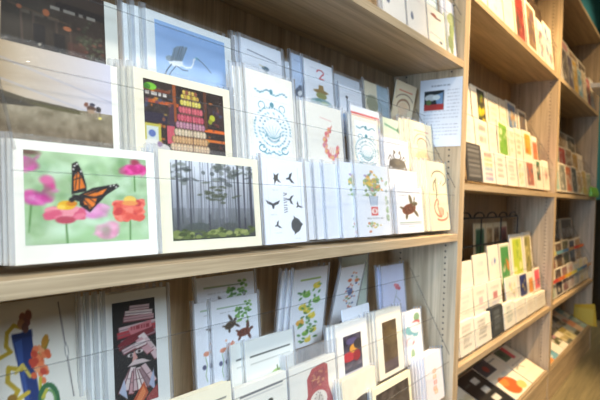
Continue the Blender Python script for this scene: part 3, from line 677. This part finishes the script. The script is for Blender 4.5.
card('A',2,1.238,1.376,.184,a_lady,'cream card of a long haired lady, upright under the notice',(.08,.05,.92,.97),(240,228,190),2,-.022,'upright cream lady card',px=600,fit=(.8,2))
# --- third tier
card('A',3,.2055,.402,.118,a_store,'landscape card of a dark old shopfront in the back tier',(0,0,.90,.93),(226,224,212),px=px1,sl=False,fit=(.8,20))
card('A',3,.408,.436,.116,None,'narrow tan card edge left of the egret',pc=(190,150,96),dy=.013,crk=True)
card('A',3,.449,.623,.130,a_egret,'landscape card of a white egret on pale blue sky',(.09,.09,.91,1),(236,238,236),2,-.016,'flying egret card',px=750,over=.009,fit=(.72,6))
card('A',3,.648,.760,.141,a_kingfisher,'white card of a slim green kingfisher right of the egret',(.02,.02,.98,.98),WB,1,-.014,'green kingfisher card',px=700,over=.009,crk=True,fit=(.62,5))
card('A',3,.766,.792,.128,None,'crinkled clear sleeve between the kingfisher and the frog',pc=(214,222,232),crk=True,dy=.006)
card('A',3,.797,.893,.150,a_bluebird,'pale blue card of a dark bird behind the frog card',(0,0,1,1),(200,214,238),dy=.0052,px=600,crk=True,fit=(.6,4))
card('A',3,.832,.937,.148,a_frog,'white card of a frog in a brown hat under a red number',(.02,.02,.98,.98),WB,px=650,fit=(.62,4))
card('A',3,.946,1.062,.141,None,'grey white card in a crinkled sleeve behind the little boat',pc=(206,212,220),dy=.0055,crk=True)
card('A',3,.960,1.060,.117,a_boat,'small white card of a little dark boat on blue',(.02,.02,.98,.98),WB,px=600,fit=(.7,2))
card('A',3,1.075,1.195,.149,a_map,'card half cream and half grey blue beside the tilted lady',(0,0,1,1),(214,208,190),1,.012,'cream and blue card',px=550)
card('A',3,1.240,1.362,.176,a_lady,'cream card of a long haired lady, tilted in the back corner',(.08,.05,.92,.97),(232,218,184),px=600,lean=-.16,dy=.04,dz=.008,sl=False)
# --- notice on the side panel
n = empty('printed_notice', (1.3850, .064, 1.083)); tag(n, 'white printed sheet with a small photo stuck inside the right side panel', 'notice')
n.rotation_euler = (0, 0, -math.pi/2)
m = MB(); m.box(-.0625,.0625,0,.0006,0,.193); ps = m.build('paper_sheet', paper((236,238,242)), n)
picture(a_notice(Cv(80,124,(236,238,242))), -.0615, .0615, .001, .192, ps)

# --- nearest bookcase, lower shelf: back tier
card('L1',3,.228,.384,.184,a_vase,'large white card of a blue vase with orange flowers, leaning back',(.237,.02,.96,.74),(232,226,212),1,-.002,'blue vase card',px=700,lean=.36,sl=False,dy=.0025)
card('L1',3,.401,.506,.176,a_books,'framed white card of a face built from pink books',(.10,.075,.79,.93),(232,232,226),3,-.0095,'book face card',px=px1)
card('L1',3,.576,.718,.179,a_turtles,'white sea turtles card standing tallest behind the other',(.05,.03,.97,.98),WB,dy=.0105,px=650)
card('L1',3,.597,.713,.139,a_turtles,'white card of three sea turtles and green weed, in front',(.05,.03,.97,.98),WB,1,-.033,'front sea turtles card',px=750)
card('L1',3,.822,.944,.171,a_lemons,'white card strewn with yellow lemons and green leaves',(.06,.03,.95,.98),WB,2,-.014,'lemons card',px=650,lean=-.07,dy=.026)
card('L1',3,.992,1.096,.164,a_bluefloral,'white card of orange and blue flowers tilted beside the lemons',(.04,.03,.97,.97),WB,px=600,lean=-.2,dy=.042)
card('L1',3,1.048,1.176,.176,None,'plain pale green card behind the orange and blue flowers',pc=(206,218,206),dy=.048,lean=0,copies=0)
card('L1',3,1.190,1.320,.145,a_lilac,'lilac card of one red flower at the right end',(0,0,1,1),(206,212,242),1,-.012,'lilac red flower card',px=550)
# middle tier
card('L1',2,.470,.600,.128,a_avocado,'cream card lying low in front of the sea turtles',(.06,.05,.95,.97),CRM,2,-.004,'low cream card',px=600,sl=False)
card('L1',2,.652,.786,.176,a_avocado,'sleeved white card of a green avocado between turtles and lemons',(.05,.03,.97,.97),(240,240,232),1,-.03,'green avocado card',px=600,dy=.0155,crk=False)
card('L1',2,.606,.742,.110,a_birdcard,'white card of a small dark bird under a black rule',(.05,.04,.96,.97),IV,2,-.001,'small dark bird card',px=650)
card('L1',2,.748,.905,.107,a_scale,'white card of a red kitchen scale with a round dial',(.05,.02,.95,.98),IV,2,-.001,'red kitchen scale card',px=800,top=.03,crk=True)
card('L1',2,.910,1.042,.159,a_redphoto,'white card with a red and blue night street photo',(.22,.17,.78,.93),(240,238,232),2,-.009,'night street photo card',px=650)
card('L1',2,1.084,1.214,.160,a_brownphoto,'cream card with a tall dark brown photo',(.22,.17,.78,.93),(242,236,220),3,-.008,'dark brown photo card',px=600)
card('L1',2,.966,1.084,.184,None,'plain white card standing behind the night street photo',pc=WB,dy=.0155,sl=False)
card('L1',2,1.236,1.332,.135,g_photo(4,[(246,246,250),(206,70,80),(120,160,110),(246,246,250),(110,180,190)],(10,6,90,94)),'small white card of red and green sprigs beside the side panel',(0,0,1,1),WB,2,-.01,'red and green sprigs card',px=500)
# front tier
card('L1',1,.890,1.028,.158,a_arch,'cream card of a dark stone arch below the photos',(.04,.04,.97,.97),CRM,2,-.004,'dark stone arch card',px=700,dy=.0115)
card('L1',1,.990,1.178,.115,a_gravel,'landscape cream card with a dark gravel photo',(.08,.12,.93,.92),YEL,1,-.002,'dark gravel photo card',px=650)
card('L1',1,1.262,1.376,.127,a_orange,'white card of stacked orange shapes at the front right corner',(.05,.04,.96,.97),(244,240,244),4,-.0085,'orange shapes card',px=600)

# --- nearest bookcase, upper shelf (tops run out of the picture)
g = 'upper shelf of nearest bookcase'
def dot(c): c.ell(24,74,3.4,7,(120,124,140)); c.ell(25,68,2.6,4,(150,150,160)); c.text(20,80,30,2,(200,180,170),2); return c
def motif(c): c.path([(22,20),(50,24),(80,22)],5,(120,90,80)); c.ell(40,19,8,5,(170,90,70)); c.line((10,76),(92,80),1.6,(160,140,130)); c.ell(72,90,6,4,(90,100,110)); return c
card('T1',1,.955,1.066,.125,dot,'cream card with a grey blob, leftmost on the top shelf in view',(.03,.03,.97,.97),(246,238,226),1,-.004,'leftmost grey blob card')
card('T1',1,1.074,1.184,.120,dot,'cream card with a grey blob, left of the red motif card',(.03,.03,.97,.97),(246,238,226),1,-.004,'second grey blob card')
card('T1',1,1.192,1.300,.094,motif,'low cream card with a red brown motif on the top shelf',(.03,.03,.97,.97),(246,238,222),2,-.004,'red brown motif card')
card('T1',1,1.322,1.376,.150,a_cactus,'tall lilac white card of a green cactus by the upright',(0,0,1,1),(220,224,240),1,-.02,'green cactus card',crk=True)
card('T1',2,.960,1.080,.14,g_text(3,(200,180,160)),'cream text card in the top shelf second row, farther left',(0,0,1,1),(246,236,214))
card('T1',2,1.100,1.224,.15,g_text(4,(190,150,120)),'cream text card in the top shelf second row, behind red motif',(0,0,1,1),(246,236,214))
card('T1',2,1.236,1.350,.17,None,'plain pale blue card in the top shelf second row',pc=(196,216,224))

# ------------------------------------------------------------------ middle bookcase
WM = (248,240,222)
def small(shelf, tier, x0, x1, h, art, label, pc=WM, **k):
    k.setdefault('px', 170); k.setdefault('sl', False); k.setdefault('env', False); k.setdefault('copies', 0); k.setdefault('th', .004)
    return card(shelf, tier, x0, x1, h, art, label, (.04,.03,.96,.97), pc, **k)
B2 = 'of the middle bookcase'
def stripes(c):
    for i in range(9): c.line((12,10+i*9.6),(88,10+i*9.6),4,(170,166,160),.85)
    return c
def words(c):
    for i, k in enumerate([(214,70,60),(230,150,60),(120,160,70),(70,130,170),(200,80,120),(90,90,160)]): c.text(16,84,8+i*15,8,k,i*5+2,.9)
    return c
# central shelf
small('M2',1,1.500,1.632,.117,stripes,'dark card with white lines of print by the near upright',(70,68,66))
small('M2',1,1.642,1.764,.105,words,'white card of coloured words beside the dark lined card')
small('M2',1,1.776,1.896,.108,g_text(11,(120,112,104),4),'white card with grey print, first after the coloured words')
small('M2',1,1.908,2.036,.109,g_text(12,(170,160,150),5),'white card with faint print, second after the coloured words')
small('M2',1,2.050,2.150,.111,g_photo(3,[(248,240,222),(240,190,120),(248,240,222)]),'white card with a pale orange patch, central shelf front row')
small('M2',1,2.160,2.310,.116,g_photo(5,[(190,110,90),(120,130,150),(230,200,170),(90,90,100)]),'card with a red and blue photo, central shelf front row')
small('M2',1,2.322,2.446,.127,g_photo(6,[(60,120,90),(200,70,60),(40,60,50),(240,220,200)],(20,4,70,70)),'card with a green and red strip, central shelf front row')
small('M2',1,2.458,2.570,.134,g_photo(8,[(246,226,206),(190,140,130),(226,190,176)],(24,20,80,80)),'pink white card with a face, farthest in the front row')
small('M2',2,1.560,1.690,.110,g_text(21,(220,206,190),3),'faint white card at the near end, central shelf second row')
small('M2',2,1.702,1.830,.112,g_text(22,(130,120,110),2),'white card with one bold line, central shelf second row')
small('M2',2,1.840,1.930,.118,g_text(23,(220,206,190),3),'faint white card left of the green one, second row')
small('M2',2,1.942,2.075,.132,g_photo(9,[(130,180,70),(170,206,110),(226,232,190),(90,150,60)],(10,4,90,96)),'tilted card with a leafy green photo, central shelf second row',roll=.06,dz=.005)
small('M2',2,2.088,2.172,.132,g_text(24,(210,190,160),3),'white card between the leafy green and orange ones, narrow')
small('M2',2,2.184,2.286,.140,g_text(25,(190,160,120),4),'white card with tan print, left of the orange ones')
small('M2',2,2.298,2.440,.146,g_photo(10,[(240,160,40),(232,110,40),(246,200,90)],(20,8,92,70)),'card with a bright orange photo, wider of the two')
small('M2',2,2.452,2.545,.137,g_photo(12,[(226,90,40),(240,140,60)],(12,20,92,86)),'card with a red orange photo, narrower of the two')
small('M2',3,1.660,1.785,.125,g_text(31,(220,206,190),3),'plain white card at the near end, central shelf back row')
small('M2',3,1.800,1.975,.138,lambda c: g_photo(13,[(60,60,50),(230,210,30),(120,90,40),(150,170,40),(240,200,20)],(34,2,84,98))(c),'card with a yellow and dark green photo, back row')
small('M2',3,1.985,2.120,.142,g_text(32,(200,190,176),4),'white card right of the yellow photo, back row')
small('M2',3,2.128,2.222,.145,g_text(33,(210,190,170),3),'narrow white card left of the blue photo, back row')
small('M2',3,2.232,2.376,.154,g_photo(14,[(80,130,180),(170,120,80),(60,80,120),(220,180,120)],(10,6,90,94)),'card with a blue and brown landscape photo, back row')
small('M2',3,2.400,2.545,.143,g_photo(15,[(60,64,80),(120,90,60),(40,44,60)],(14,8,88,90)),'card with a small dark photo, farthest in the back row')
# upper shelf
small('T2',1,1.500,1.618,.18,g_text(41,(230,220,210),3),'white card at the near upright, upper shelf '+B2)
small('T2',1,1.630,1.790,.185,g_photo(16,[(238,232,222),(150,160,190),(240,230,214)],(8,14,70,90)),'white card with pale blue smudges, upper shelf '+B2)
small('T2',1,1.800,1.925,.19,g_text(42,(236,224,206),3),'blank looking white card left of the red photo, upper shelf')
small('T2',1,1.937,2.085,.19,g_photo(17,[(150,60,56),(90,70,60),(190,110,90),(120,40,44)],(12,4,96,96)),'card with a dark red photo, upper shelf '+B2)
small('T2',1,2.105,2.275,.20,g_photo(18,[(130,104,80),(90,80,70),(180,150,110),(110,84,96)],(12,4,86,92)),'card with a brown street photo, upper shelf '+B2)
small('T2',1,2.290,2.400,.178,g_photo(19,[(206,204,206),(120,134,160),(226,200,170),(150,110,110)],(14,20,86,92)),'white card with a grey figure, upper shelf '+B2)
small('T2',1,2.410,2.568,.20,g_photo(20,[(210,216,220),(60,90,150),(226,220,216),(110,160,190),(190,110,100)],(12,8,88,90)),'white card with blue birds, upper shelf far end')
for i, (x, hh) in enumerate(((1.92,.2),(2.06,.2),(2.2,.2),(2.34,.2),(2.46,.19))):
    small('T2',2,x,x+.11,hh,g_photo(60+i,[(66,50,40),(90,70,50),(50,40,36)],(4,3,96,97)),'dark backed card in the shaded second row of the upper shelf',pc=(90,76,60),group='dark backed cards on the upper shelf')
# lower shelf: black wire rack with book like cards, then white card stacks
wr = empty('wire_card_rack', (2.02, 0, Q['L2'])); tag(wr, 'black wire rack behind the lower rows of the middle bookcase', 'card rack')
BLK, _, bb = newmat('black_metal'); bb.inputs['Base Color'].default_value = (.012,.012,.014,1); bb.inputs['Roughness'].default_value = .4
for nm, y, z in (('front_rail', .106, .315), ('top_rail', .106, .415), ('foot_rail', .106, .012)):
    m = MB(); m.tube((-.36,y,z),(.36,y,z),.0034); m.build(nm, BLK, wr)
for x in (-.36,-.12,.12,.36):
    m = MB(); m.tube((x,.106,.0035),(x,.106,.415),.0028); m.build('upright_wire', BLK, wr)
for i in range(5):
    m = MB(); cx = -.29+i*.145
    for k in range(10):
        a0, a1 = math.pi*k/10, math.pi*(k+1)/10
        m.tube((cx+.055*math.cos(a0),.106,.415+.02*math.sin(a0)),(cx+.055*math.cos(a1),.106,.415+.02*math.sin(a1)),.003)
    m.build('wire_loop', BLK, wr)
TIER[14] = (.118, .0004); TIER[15] = (.160, .0004)
small('L2',14,1.700,1.800,.36,None,'tall black card standing at the near end of the wire rack',(26,26,28),lean=.05)
small('L2',15,1.800,1.905,.405,None,'tall lilac card rising behind the black card',(170,164,184),lean=.05)
for x0, x1, k, l in ((1.912,2.036,[(40,90,60),(60,120,70),(30,60,44)],'tall card with a dark green cover in the wire rack'),(2.048,2.130,[(150,110,70),(200,170,120)],'tall card with a tan cover right of the dark green cover'),(2.140,2.222,[(120,90,60),(190,160,120),(90,60,40)],'tall card with a brown cover left of the red cover'),(2.234,2.330,[(150,50,50),(90,40,50)],'tall card with a dark red cover, farthest in the wire rack')):
    small('L2',14,x0,x1,.392,g_photo(int(x0*100),k,(14,4,90,60)),l,(226,206,170),lean=.05)
TIER[16] = (.094, .0004)
ls = 'lower shelf '+B2
small('L2',13,1.600,1.740,.138,g_text(51,(226,214,206),3),'blank looking white card by the near upright, '+ls)
small('L2',13,1.752,1.900,.152,g_text(52,(214,206,206),3),'faint white card left of the blue photo, '+ls)
small('L2',13,1.915,2.040,.175,g_photo(53,[(248,240,226),(60,100,180),(248,240,226)],(30,10,70,60)),'white card with a bright blue patch, '+ls)
small('L2',13,2.052,2.190,.175,g_photo(54,[(80,150,80),(226,130,60),(240,220,190),(60,130,70)],(10,6,90,94)),'card with a green and orange cover, '+ls)
small('L2',13,2.204,2.390,.205,g_photo(55,[(190,206,60),(150,180,50),(236,232,170)],(16,8,92,94)),'card with a lime green cover, '+ls)
small('L2',13,2.404,2.540,.208,g_photo(56,[(150,140,60),(100,100,50),(190,180,110)],(14,8,90,94)),'card with an olive green cover, '+ls)
small('L2',12,1.530,1.668,.112,g_text(61,(206,196,186),5),'white card with faint print, nearest of the second row')
small('L2',12,1.680,1.812,.112,g_sq(62,[(214,180,180),(200,190,210)]),'white card with a pale pink square, second row')
small('L2',12,1.824,1.980,.112,g_sq(63,[(190,110,110),(150,160,220)]),'white card with a red square and lilac print, second row')
small('L2',12,2.030,2.196,.104,g_photo(64,[(248,240,222),(226,206,110),(248,240,222),(200,190,190)],(14,8,86,94)),'white card with pale yellow figures, second row')
small('L2',12,2.208,2.350,.100,g_photo(65,[(44,56,110),(60,80,150),(226,200,100),(40,44,80)],(12,6,88,94)),'card with a navy night picture, second row')
small('L2',12,2.362,2.440,.094,g_photo(66,[(232,140,50),(240,170,80)],(10,30,90,94)),'narrow card with an orange cover, second row')
small('L2',12,2.452,2.566,.100,g_photo(67,[(226,70,90),(60,60,60),(240,110,120)],(16,8,92,90)),'card with a pink red cover, farthest of the second row')
front = [(1.487,1.612,.098,g_text(71,(150,142,130),6),WM,'white card of small print, first of the lowest front row'),(1.622,1.775,.092,g_text(72,(110,104,96),5),WM,'white card of bold print left of the dark one'),(1.787,1.915,.098,g_text(73,(150,156,156),4),(66,68,68),'dark grey card with pale print, lowest front row'),(1.927,2.062,.090,g_text(74,(130,150,140),4),WM,'white card with greenish print right of the dark one'),(2.074,2.220,.080,g_text(75,(220,206,190),3),WM,'faint white card in the lowest front row, middle'),(2.232,2.376,.074,g_text(76,(220,206,190),3),WM,'faint white card in the lowest front row, second from far end'),(2.388,2.560,.068,g_text(77,(220,206,190),3),WM,'faint white card at the far end of the lowest row')]
for x0, x1, h, a, c_, l in front: small('L2',11,x0,x1,h,a,l,c_,copies=2,dx=-.006,cl=' '.join(l.split(',')[0].split()[:7]),pitch=.0044,th=.003)

# ------------------------------------------------------------------ booklets lying on the slanted bottom shelves
def booklet(x0, x1, length, y, z, ang, art, label, pc=(236,226,206), th=.006, px=260, yaw=0, name='booklet'):
    r = empty(name, ((x0+x1)/2, y, z)); tag(r, label, 'booklet'); w = x1-x0
    r.rotation_euler = (Matrix.Rotation(yaw, 3, 'Z') @ Matrix.Rotation(-(math.pi/2-ang), 3, 'X')).to_euler()
    m = MB(); m.box(-w/2, w/2, .0004, th, 0, length); m.build('page_block', paper((240,232,216)), r)
    m = MB(); m.box(-w/2-.0008, w/2+.0008, 0, .0004, -.0006, length+.0006); cvr = m.build('cover', paper(pc), r)
    if art: picture(art(Cv(max(10, int(w*px)), max(10, int(length*px)), pc)), -w/2, w/2, 0, length, cvr)
    return r
def ramp(x0, x1, z, label):
    r = empty('slanted_book_ramp', ((x0+x1)/2, 0, z)); tag(r, label, 'book stand'); h = (x1-x0)/2
    m = MB(); m.prism([(.012,.0006),(.2,.0006),(.2,.088),(.196,.088)], -h, h); m.build('ramp_board', WH, r)
    m = MB(); m.box(-h, h, .003, .0115, .0006, .012); m.build('front_stop', WH, r)
    return r
ramp(1.43, 2.575, .1496, 'low slanted wooden ramp on the bottom shelf of the middle bookcase')
ramp(2.63, 3.755, .1496, 'low slanted wooden ramp on the bottom shelf of the farthest bookcase')
AN = math.atan2(.088, .186)
def c_orange(c):
    c.a[:] = (238,228,206); c.ell(40,74,34,22,(232,96,44)); c.ell(30,60,18,12,(240,130,60)); c.ell(70,86,20,10,(236,190,110)); c.rect(0,0,60,34,(62,64,72)); c.ell(30,20,12,8,(150,60,50)); c.ell(64,50,16,6,(210,206,190)); c.text(60,94,10,4,(90,90,80),3); return c
def c_strip(c):
    c.a[:] = (238,226,202); c.rect(12,2,54,34,(74,90,60)); c.rect(54,2,72,38,(206,70,76)); c.ell(30,16,8,6,(40,46,36)); c.text(14,90,46,3,(150,140,124),2); c.path([(14,60),(36,54),(50,66)],2.4,(90,104,110)); c.line((0,78),(100,78),.8,(200,188,164)); return c
def c_black(c):
    c.a[:] = (34,34,36)
    for i in range(3): c.rect(46,16+i*24,74,30+i*24,(206,204,196))
    c.text(10,36,20,4,(120,120,120),3); return c
z0 = .164; y0 = .0125; off = lambda k: (y0-.0062*k*math.sin(AN), z0+.0062*k*math.cos(AN))
def bl(k, *a, **kw): y, z = off(k); return booklet(*a[:3], y, z, AN, *a[3:], **kw)
bl(0,2.345,2.560,.196,c_strip,'cream booklet with a red and green top strip, bottom shelf')
bl(0,2.100,2.335,.196,c_orange,'booklet with a large orange blaze on its cover, bottom shelf')
bl(0,1.890,2.090,.190,c_black,'black booklet with three pale boxes, left of the orange one',pc=(34,34,36))
bl(0,1.680,1.880,.190,g_cover(5,[(236,230,210),(226,214,180)]),'pale cream booklet left of the black one, bottom shelf')
bl(0,1.450,1.670,.190,g_cover(6,[(220,214,204),(200,190,176)]),'grey white booklet at the near end, bottom shelf')
B3 = [(2.640,2.770,[(232,150,80),(240,180,110),(226,120,70)],'orange'),(2.775,2.880,[(120,170,190),(226,230,226),(90,150,170)],'light blue'),(2.885,3.010,[(232,226,214),(150,140,150),(240,236,226)],'white and grey'),(3.015,3.130,[(236,228,210),(170,130,140),(90,90,60)],'white and mauve'),(3.135,3.250,[(110,110,90),(232,220,190),(190,170,110)],'olive topped'),(3.255,3.370,[(226,210,150),(240,230,210),(170,150,80)],'pale yellow'),(3.375,3.490,[(90,80,60),(220,200,160),(150,160,160)],'brown topped'),(3.495,3.610,[(236,196,160),(240,230,214),(214,140,100)],'peach'),(3.615,3.735,[(150,180,180),(236,226,200),(120,140,140)],'grey green')]
for i, (a, b_, k, nm) in enumerate(B3): bl(0,a,b_,.195,g_cover(80+i,k),nm+' booklet on the bottom ramp of the farthest bookcase',px=200)
f = empty('yellow_folder', (3.7795, .037, .1502)); tag(f, 'plain yellow folder sticking out against the far side panel', 'folder')
m = MB(); m.v = [(-.002,-.073,.0),(-.002,.07,.0),(-.002,.062,.128),(-.002,-.056,.146),(-.0005,-.073,.0),(-.0005,.07,.0),(-.0005,.062,.128),(-.0005,-.056,.146)]
m.f = [(0,3,2,1),(4,5,6,7),(0,1,5,4),(1,2,6,5),(2,3,7,6),(3,0,4,7)]; m.m = [0]*6; m.build('folder_cover', paper((226,178,30)), f)
m = MB(); m.box(-.0032,-.0022,-.05,.06,.002,.11); m.build('inner_sheet', paper((232,196,70)), f)

# ------------------------------------------------------------------ farthest bookcase
far = {
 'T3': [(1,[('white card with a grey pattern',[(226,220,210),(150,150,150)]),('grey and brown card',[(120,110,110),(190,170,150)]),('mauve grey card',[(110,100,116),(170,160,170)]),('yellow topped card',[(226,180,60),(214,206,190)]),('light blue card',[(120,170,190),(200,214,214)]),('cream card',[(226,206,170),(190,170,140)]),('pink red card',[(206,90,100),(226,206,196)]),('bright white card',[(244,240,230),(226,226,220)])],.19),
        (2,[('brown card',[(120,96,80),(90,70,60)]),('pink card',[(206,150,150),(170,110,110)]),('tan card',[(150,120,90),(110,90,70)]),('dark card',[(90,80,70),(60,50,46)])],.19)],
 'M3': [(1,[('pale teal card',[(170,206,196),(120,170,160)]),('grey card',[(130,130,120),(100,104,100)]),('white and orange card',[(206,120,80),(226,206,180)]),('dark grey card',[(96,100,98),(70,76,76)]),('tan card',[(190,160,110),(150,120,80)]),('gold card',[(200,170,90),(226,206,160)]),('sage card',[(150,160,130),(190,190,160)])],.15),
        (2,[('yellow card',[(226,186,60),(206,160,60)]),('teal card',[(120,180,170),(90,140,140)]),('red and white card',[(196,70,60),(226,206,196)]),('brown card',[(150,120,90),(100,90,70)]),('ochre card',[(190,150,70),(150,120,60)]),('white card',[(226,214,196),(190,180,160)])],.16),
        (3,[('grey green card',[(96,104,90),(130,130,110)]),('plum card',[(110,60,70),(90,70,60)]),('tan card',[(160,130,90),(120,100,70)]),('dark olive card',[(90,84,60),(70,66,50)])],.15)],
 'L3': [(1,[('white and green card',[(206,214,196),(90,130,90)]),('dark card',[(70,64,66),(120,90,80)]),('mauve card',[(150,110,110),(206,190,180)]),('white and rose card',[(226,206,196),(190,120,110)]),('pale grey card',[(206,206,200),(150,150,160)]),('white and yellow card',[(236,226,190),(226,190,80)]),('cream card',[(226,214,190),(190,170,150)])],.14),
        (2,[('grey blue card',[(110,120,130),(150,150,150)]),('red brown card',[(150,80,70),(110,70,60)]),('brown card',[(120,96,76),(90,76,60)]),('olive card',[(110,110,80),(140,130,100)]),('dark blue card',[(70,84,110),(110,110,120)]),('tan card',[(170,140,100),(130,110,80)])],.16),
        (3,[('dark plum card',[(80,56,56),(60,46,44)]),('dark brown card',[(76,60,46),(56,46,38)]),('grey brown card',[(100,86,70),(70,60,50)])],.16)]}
nmS = {'T3': 'upper shelf', 'M3': 'central shelf', 'L3': 'lower shelf'}; nmT = {1: 'front row', 2: 'second row', 3: 'back row'}
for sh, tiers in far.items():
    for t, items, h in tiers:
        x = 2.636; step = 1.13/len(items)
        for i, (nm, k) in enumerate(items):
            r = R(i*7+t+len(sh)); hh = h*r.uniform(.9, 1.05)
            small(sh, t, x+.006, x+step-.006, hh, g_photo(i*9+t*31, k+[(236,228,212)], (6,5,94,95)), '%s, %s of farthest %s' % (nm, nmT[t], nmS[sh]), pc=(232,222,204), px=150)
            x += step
# white open tray and green pouch at the far end
TR = empty('white_tray', (3.62, -.004, Q['T3']+.112)); tag(TR, 'small white tray clipped on the acrylic lip, farthest upper shelf', 'tray')
m = MB(); m.box(-.13,.13,-.045,.010,0,.002); m.build('tray_base', paper((246,244,238)), TR)
for y in (-.047, .0102): m = MB(); m.box(-.13,.13,y,y+.002,0,.026 if y < 0 else .045); m.build('tray_wall', paper((246,244,238)), TR)
for x in (-.132,.130): m = MB(); m.box(x,x+.002,-.045,.010,0,.026); m.build('tray_end', paper((246,244,238)), TR)
m = MB(); m.prism([(-.02,0),(-.004,0),(-.002,.022),(-.006,.052),(-.010,.062),(-.014,.052),(-.022,.022)], -.16, .1)
gp = m.build('green_pouch', paper((120,190,50), .3), None, .004); gp.location = (3.66, -.0, Q['M3']+.0008); tag(gp, 'bright green pouch lying at the front of the farthest central shelf', 'pouch')

# ------------------------------------------------------------------ beyond the bookcases
pb = empty('poster_board', (5.3, .2995, 1.13)); tag(pb, 'pale blue poster board on the teal wall past the bookcases', 'poster')
m = MB(); m.box(-.38,.38,-.02,0,0,1.12); m.build('board', paper((206,222,232)), pb)
m = MB(); m.box(-.3,.3,-.0212,-.0204,.1,.34); m.build('lower_print', paper((150,190,214)), pb)
m = MB(); m.box(-.3,.3,-.0212,-.0204,.42,1.02); m.build('upper_print', paper((222,232,236)), pb)
ds = empty('low_shelf_unit', (5.4, .12, 0)); tag(ds, 'dark low shelf unit past the bookcases, under the pale blue poster', 'shelf unit')
DW = wood('dark_wood', 0, (52,40,32), (84,66,52))
for z in (.02,.34,.66,.96): m = MB(); m.box(-.6,.6,-.13,.16,z,z+.02); m.build('shelf', DW, ds)
for x in (-.62,.60): m = MB(); m.box(x,x+.02,-.13,.16,0,.98); m.build('side_panel', DW, ds)
m = MB(); m.box(-.6,.6,.161,.17,0,.98); m.build('back_panel', DW, ds)
for lv, z in enumerate((.0402,.3602,.6802)):
    for i in range(9):
        r = R(lv*20+i); k = r.choice([(220,220,214),(60,120,150),(90,160,170),(190,90,80),(230,200,120),(120,120,130),(40,60,110)])
        bk = empty('stacked_book', (4.9+i*.115, -.0, z)); th = r.uniform(.16,.25)
        tag(bk, 'coloured book upright in the dark low unit past the bookcases', 'book', 'books in the dark low unit')
        m = MB(); m.box(-.05,.05,-.1,-.098,0,th); m.box(-.05,.05,.0,.002,0,th); m.box(-.05,-.048,-.098,0,0,th); m.build('cover', paper(k), bk)
        m = MB(); m.box(-.0475,.047,-.0975,-.0005,.002,th-.003); m.build('page_block', paper((236,230,214)), bk)

# ------------------------------------------------------------------ light
def aim(o, p):
    d = Vector(p)-Vector(o.location); o.rotation_euler = d.to_track_quat('-Z', 'Y').to_euler()
def spot(loc, target, energy, col, size=70, rad=.05, blend=.6):
    l = bpy.data.lights.new('ceiling_or_fill_spot', 'SPOT'); l.energy = energy; l.color = col; l.spot_size = math.radians(size); l.spot_blend = blend; l.shadow_soft_size = rad
    o = bpy.data.objects.new('ceiling_or_fill_spot', l); COL.objects.link(o); o.location = loc; aim(o, target); return o
def area(name, loc, target, energy, col, sx, sy, spread=180):
    l = bpy.data.lights.new(name, 'AREA'); l.shape = 'RECTANGLE'; l.size = sx; l.size_y = sy; l.spread = math.radians(spread); l.energy = energy; l.color = col
    o = bpy.data.objects.new(name, l); COL.objects.link(o); o.location = loc; aim(o, target); return o
WARM = (1, .70, .36)
spot((2.05,-.95,2.9), (2.05,.05,1.0), 520, WARM, 56, .04, .5)
spot((3.35,-.95,2.9), (3.35,.05,1.0), 90, WARM, 60, .05)
spot((5.1,-1.3,2.9), (5.1,.3,1.6), 130, (1,.88,.7), 75, .06)  # added fill to brighten the teal wall and poster, not a known lamp
spot((.75,-1.15,2.9), (.78,.05,1.0), 130, (1,.93,.82), 70, .05)
area('window_daylight', (-.5,-2.2,2.3), (.5,.1,.85), 11, (.66,.83,1), 1.4, 1.2, 56)
area('side_cool_fill', (-1.6,-.34,.95), (1.386,.1,.62), 3.6, (.42,.66,1), .5, .8, 36)  # added cool fill turning the near right side panel blue, no window stands here
area('ceiling_panel', (1.5,-2.0,2.95), (1.5,-1.6,0), 12, (1,.93,.82), 2.5, 1.0)
w = bpy.data.worlds.new('room_air'); S.world = w; w.use_nodes = True
w.node_tree.nodes['Background'].inputs['Color'].default_value = (.84,.78,.70,1); w.node_tree.nodes['Background'].inputs['Strength'].default_value = .13

# ------------------------------------------------------------------ camera
cd = bpy.data.cameras.new('camera'); cam = bpy.data.objects.new('camera', cd); COL.objects.link(cam); S.camera = cam
F = Vector((.78947282,.61373629,-.00777362)); Rt = Vector((.61362652,-.78891674,.03275473)); U = Vector((-.01397003,.03062906,.99943319))
M = Matrix((Rt, U, -F)).transposed().to_4x4(); M.translation = Vector((0,-.52,.93)); cam.matrix_world = M
cd.sensor_width = 36; cd.lens = 510.7846/600*36; cd.clip_start = .02; cd.clip_end = 50
cd.dof.use_dof = True; cd.dof.focus_distance = .80; cd.dof.aperture_fstop = 6.5

S.cycles.transparent_max_bounces = 40
v = S.view_settings; v.view_transform = 'Standard'; v.look = 'None'; v.gamma = 1; v.use_curve_mapping = False; v.exposure = 0
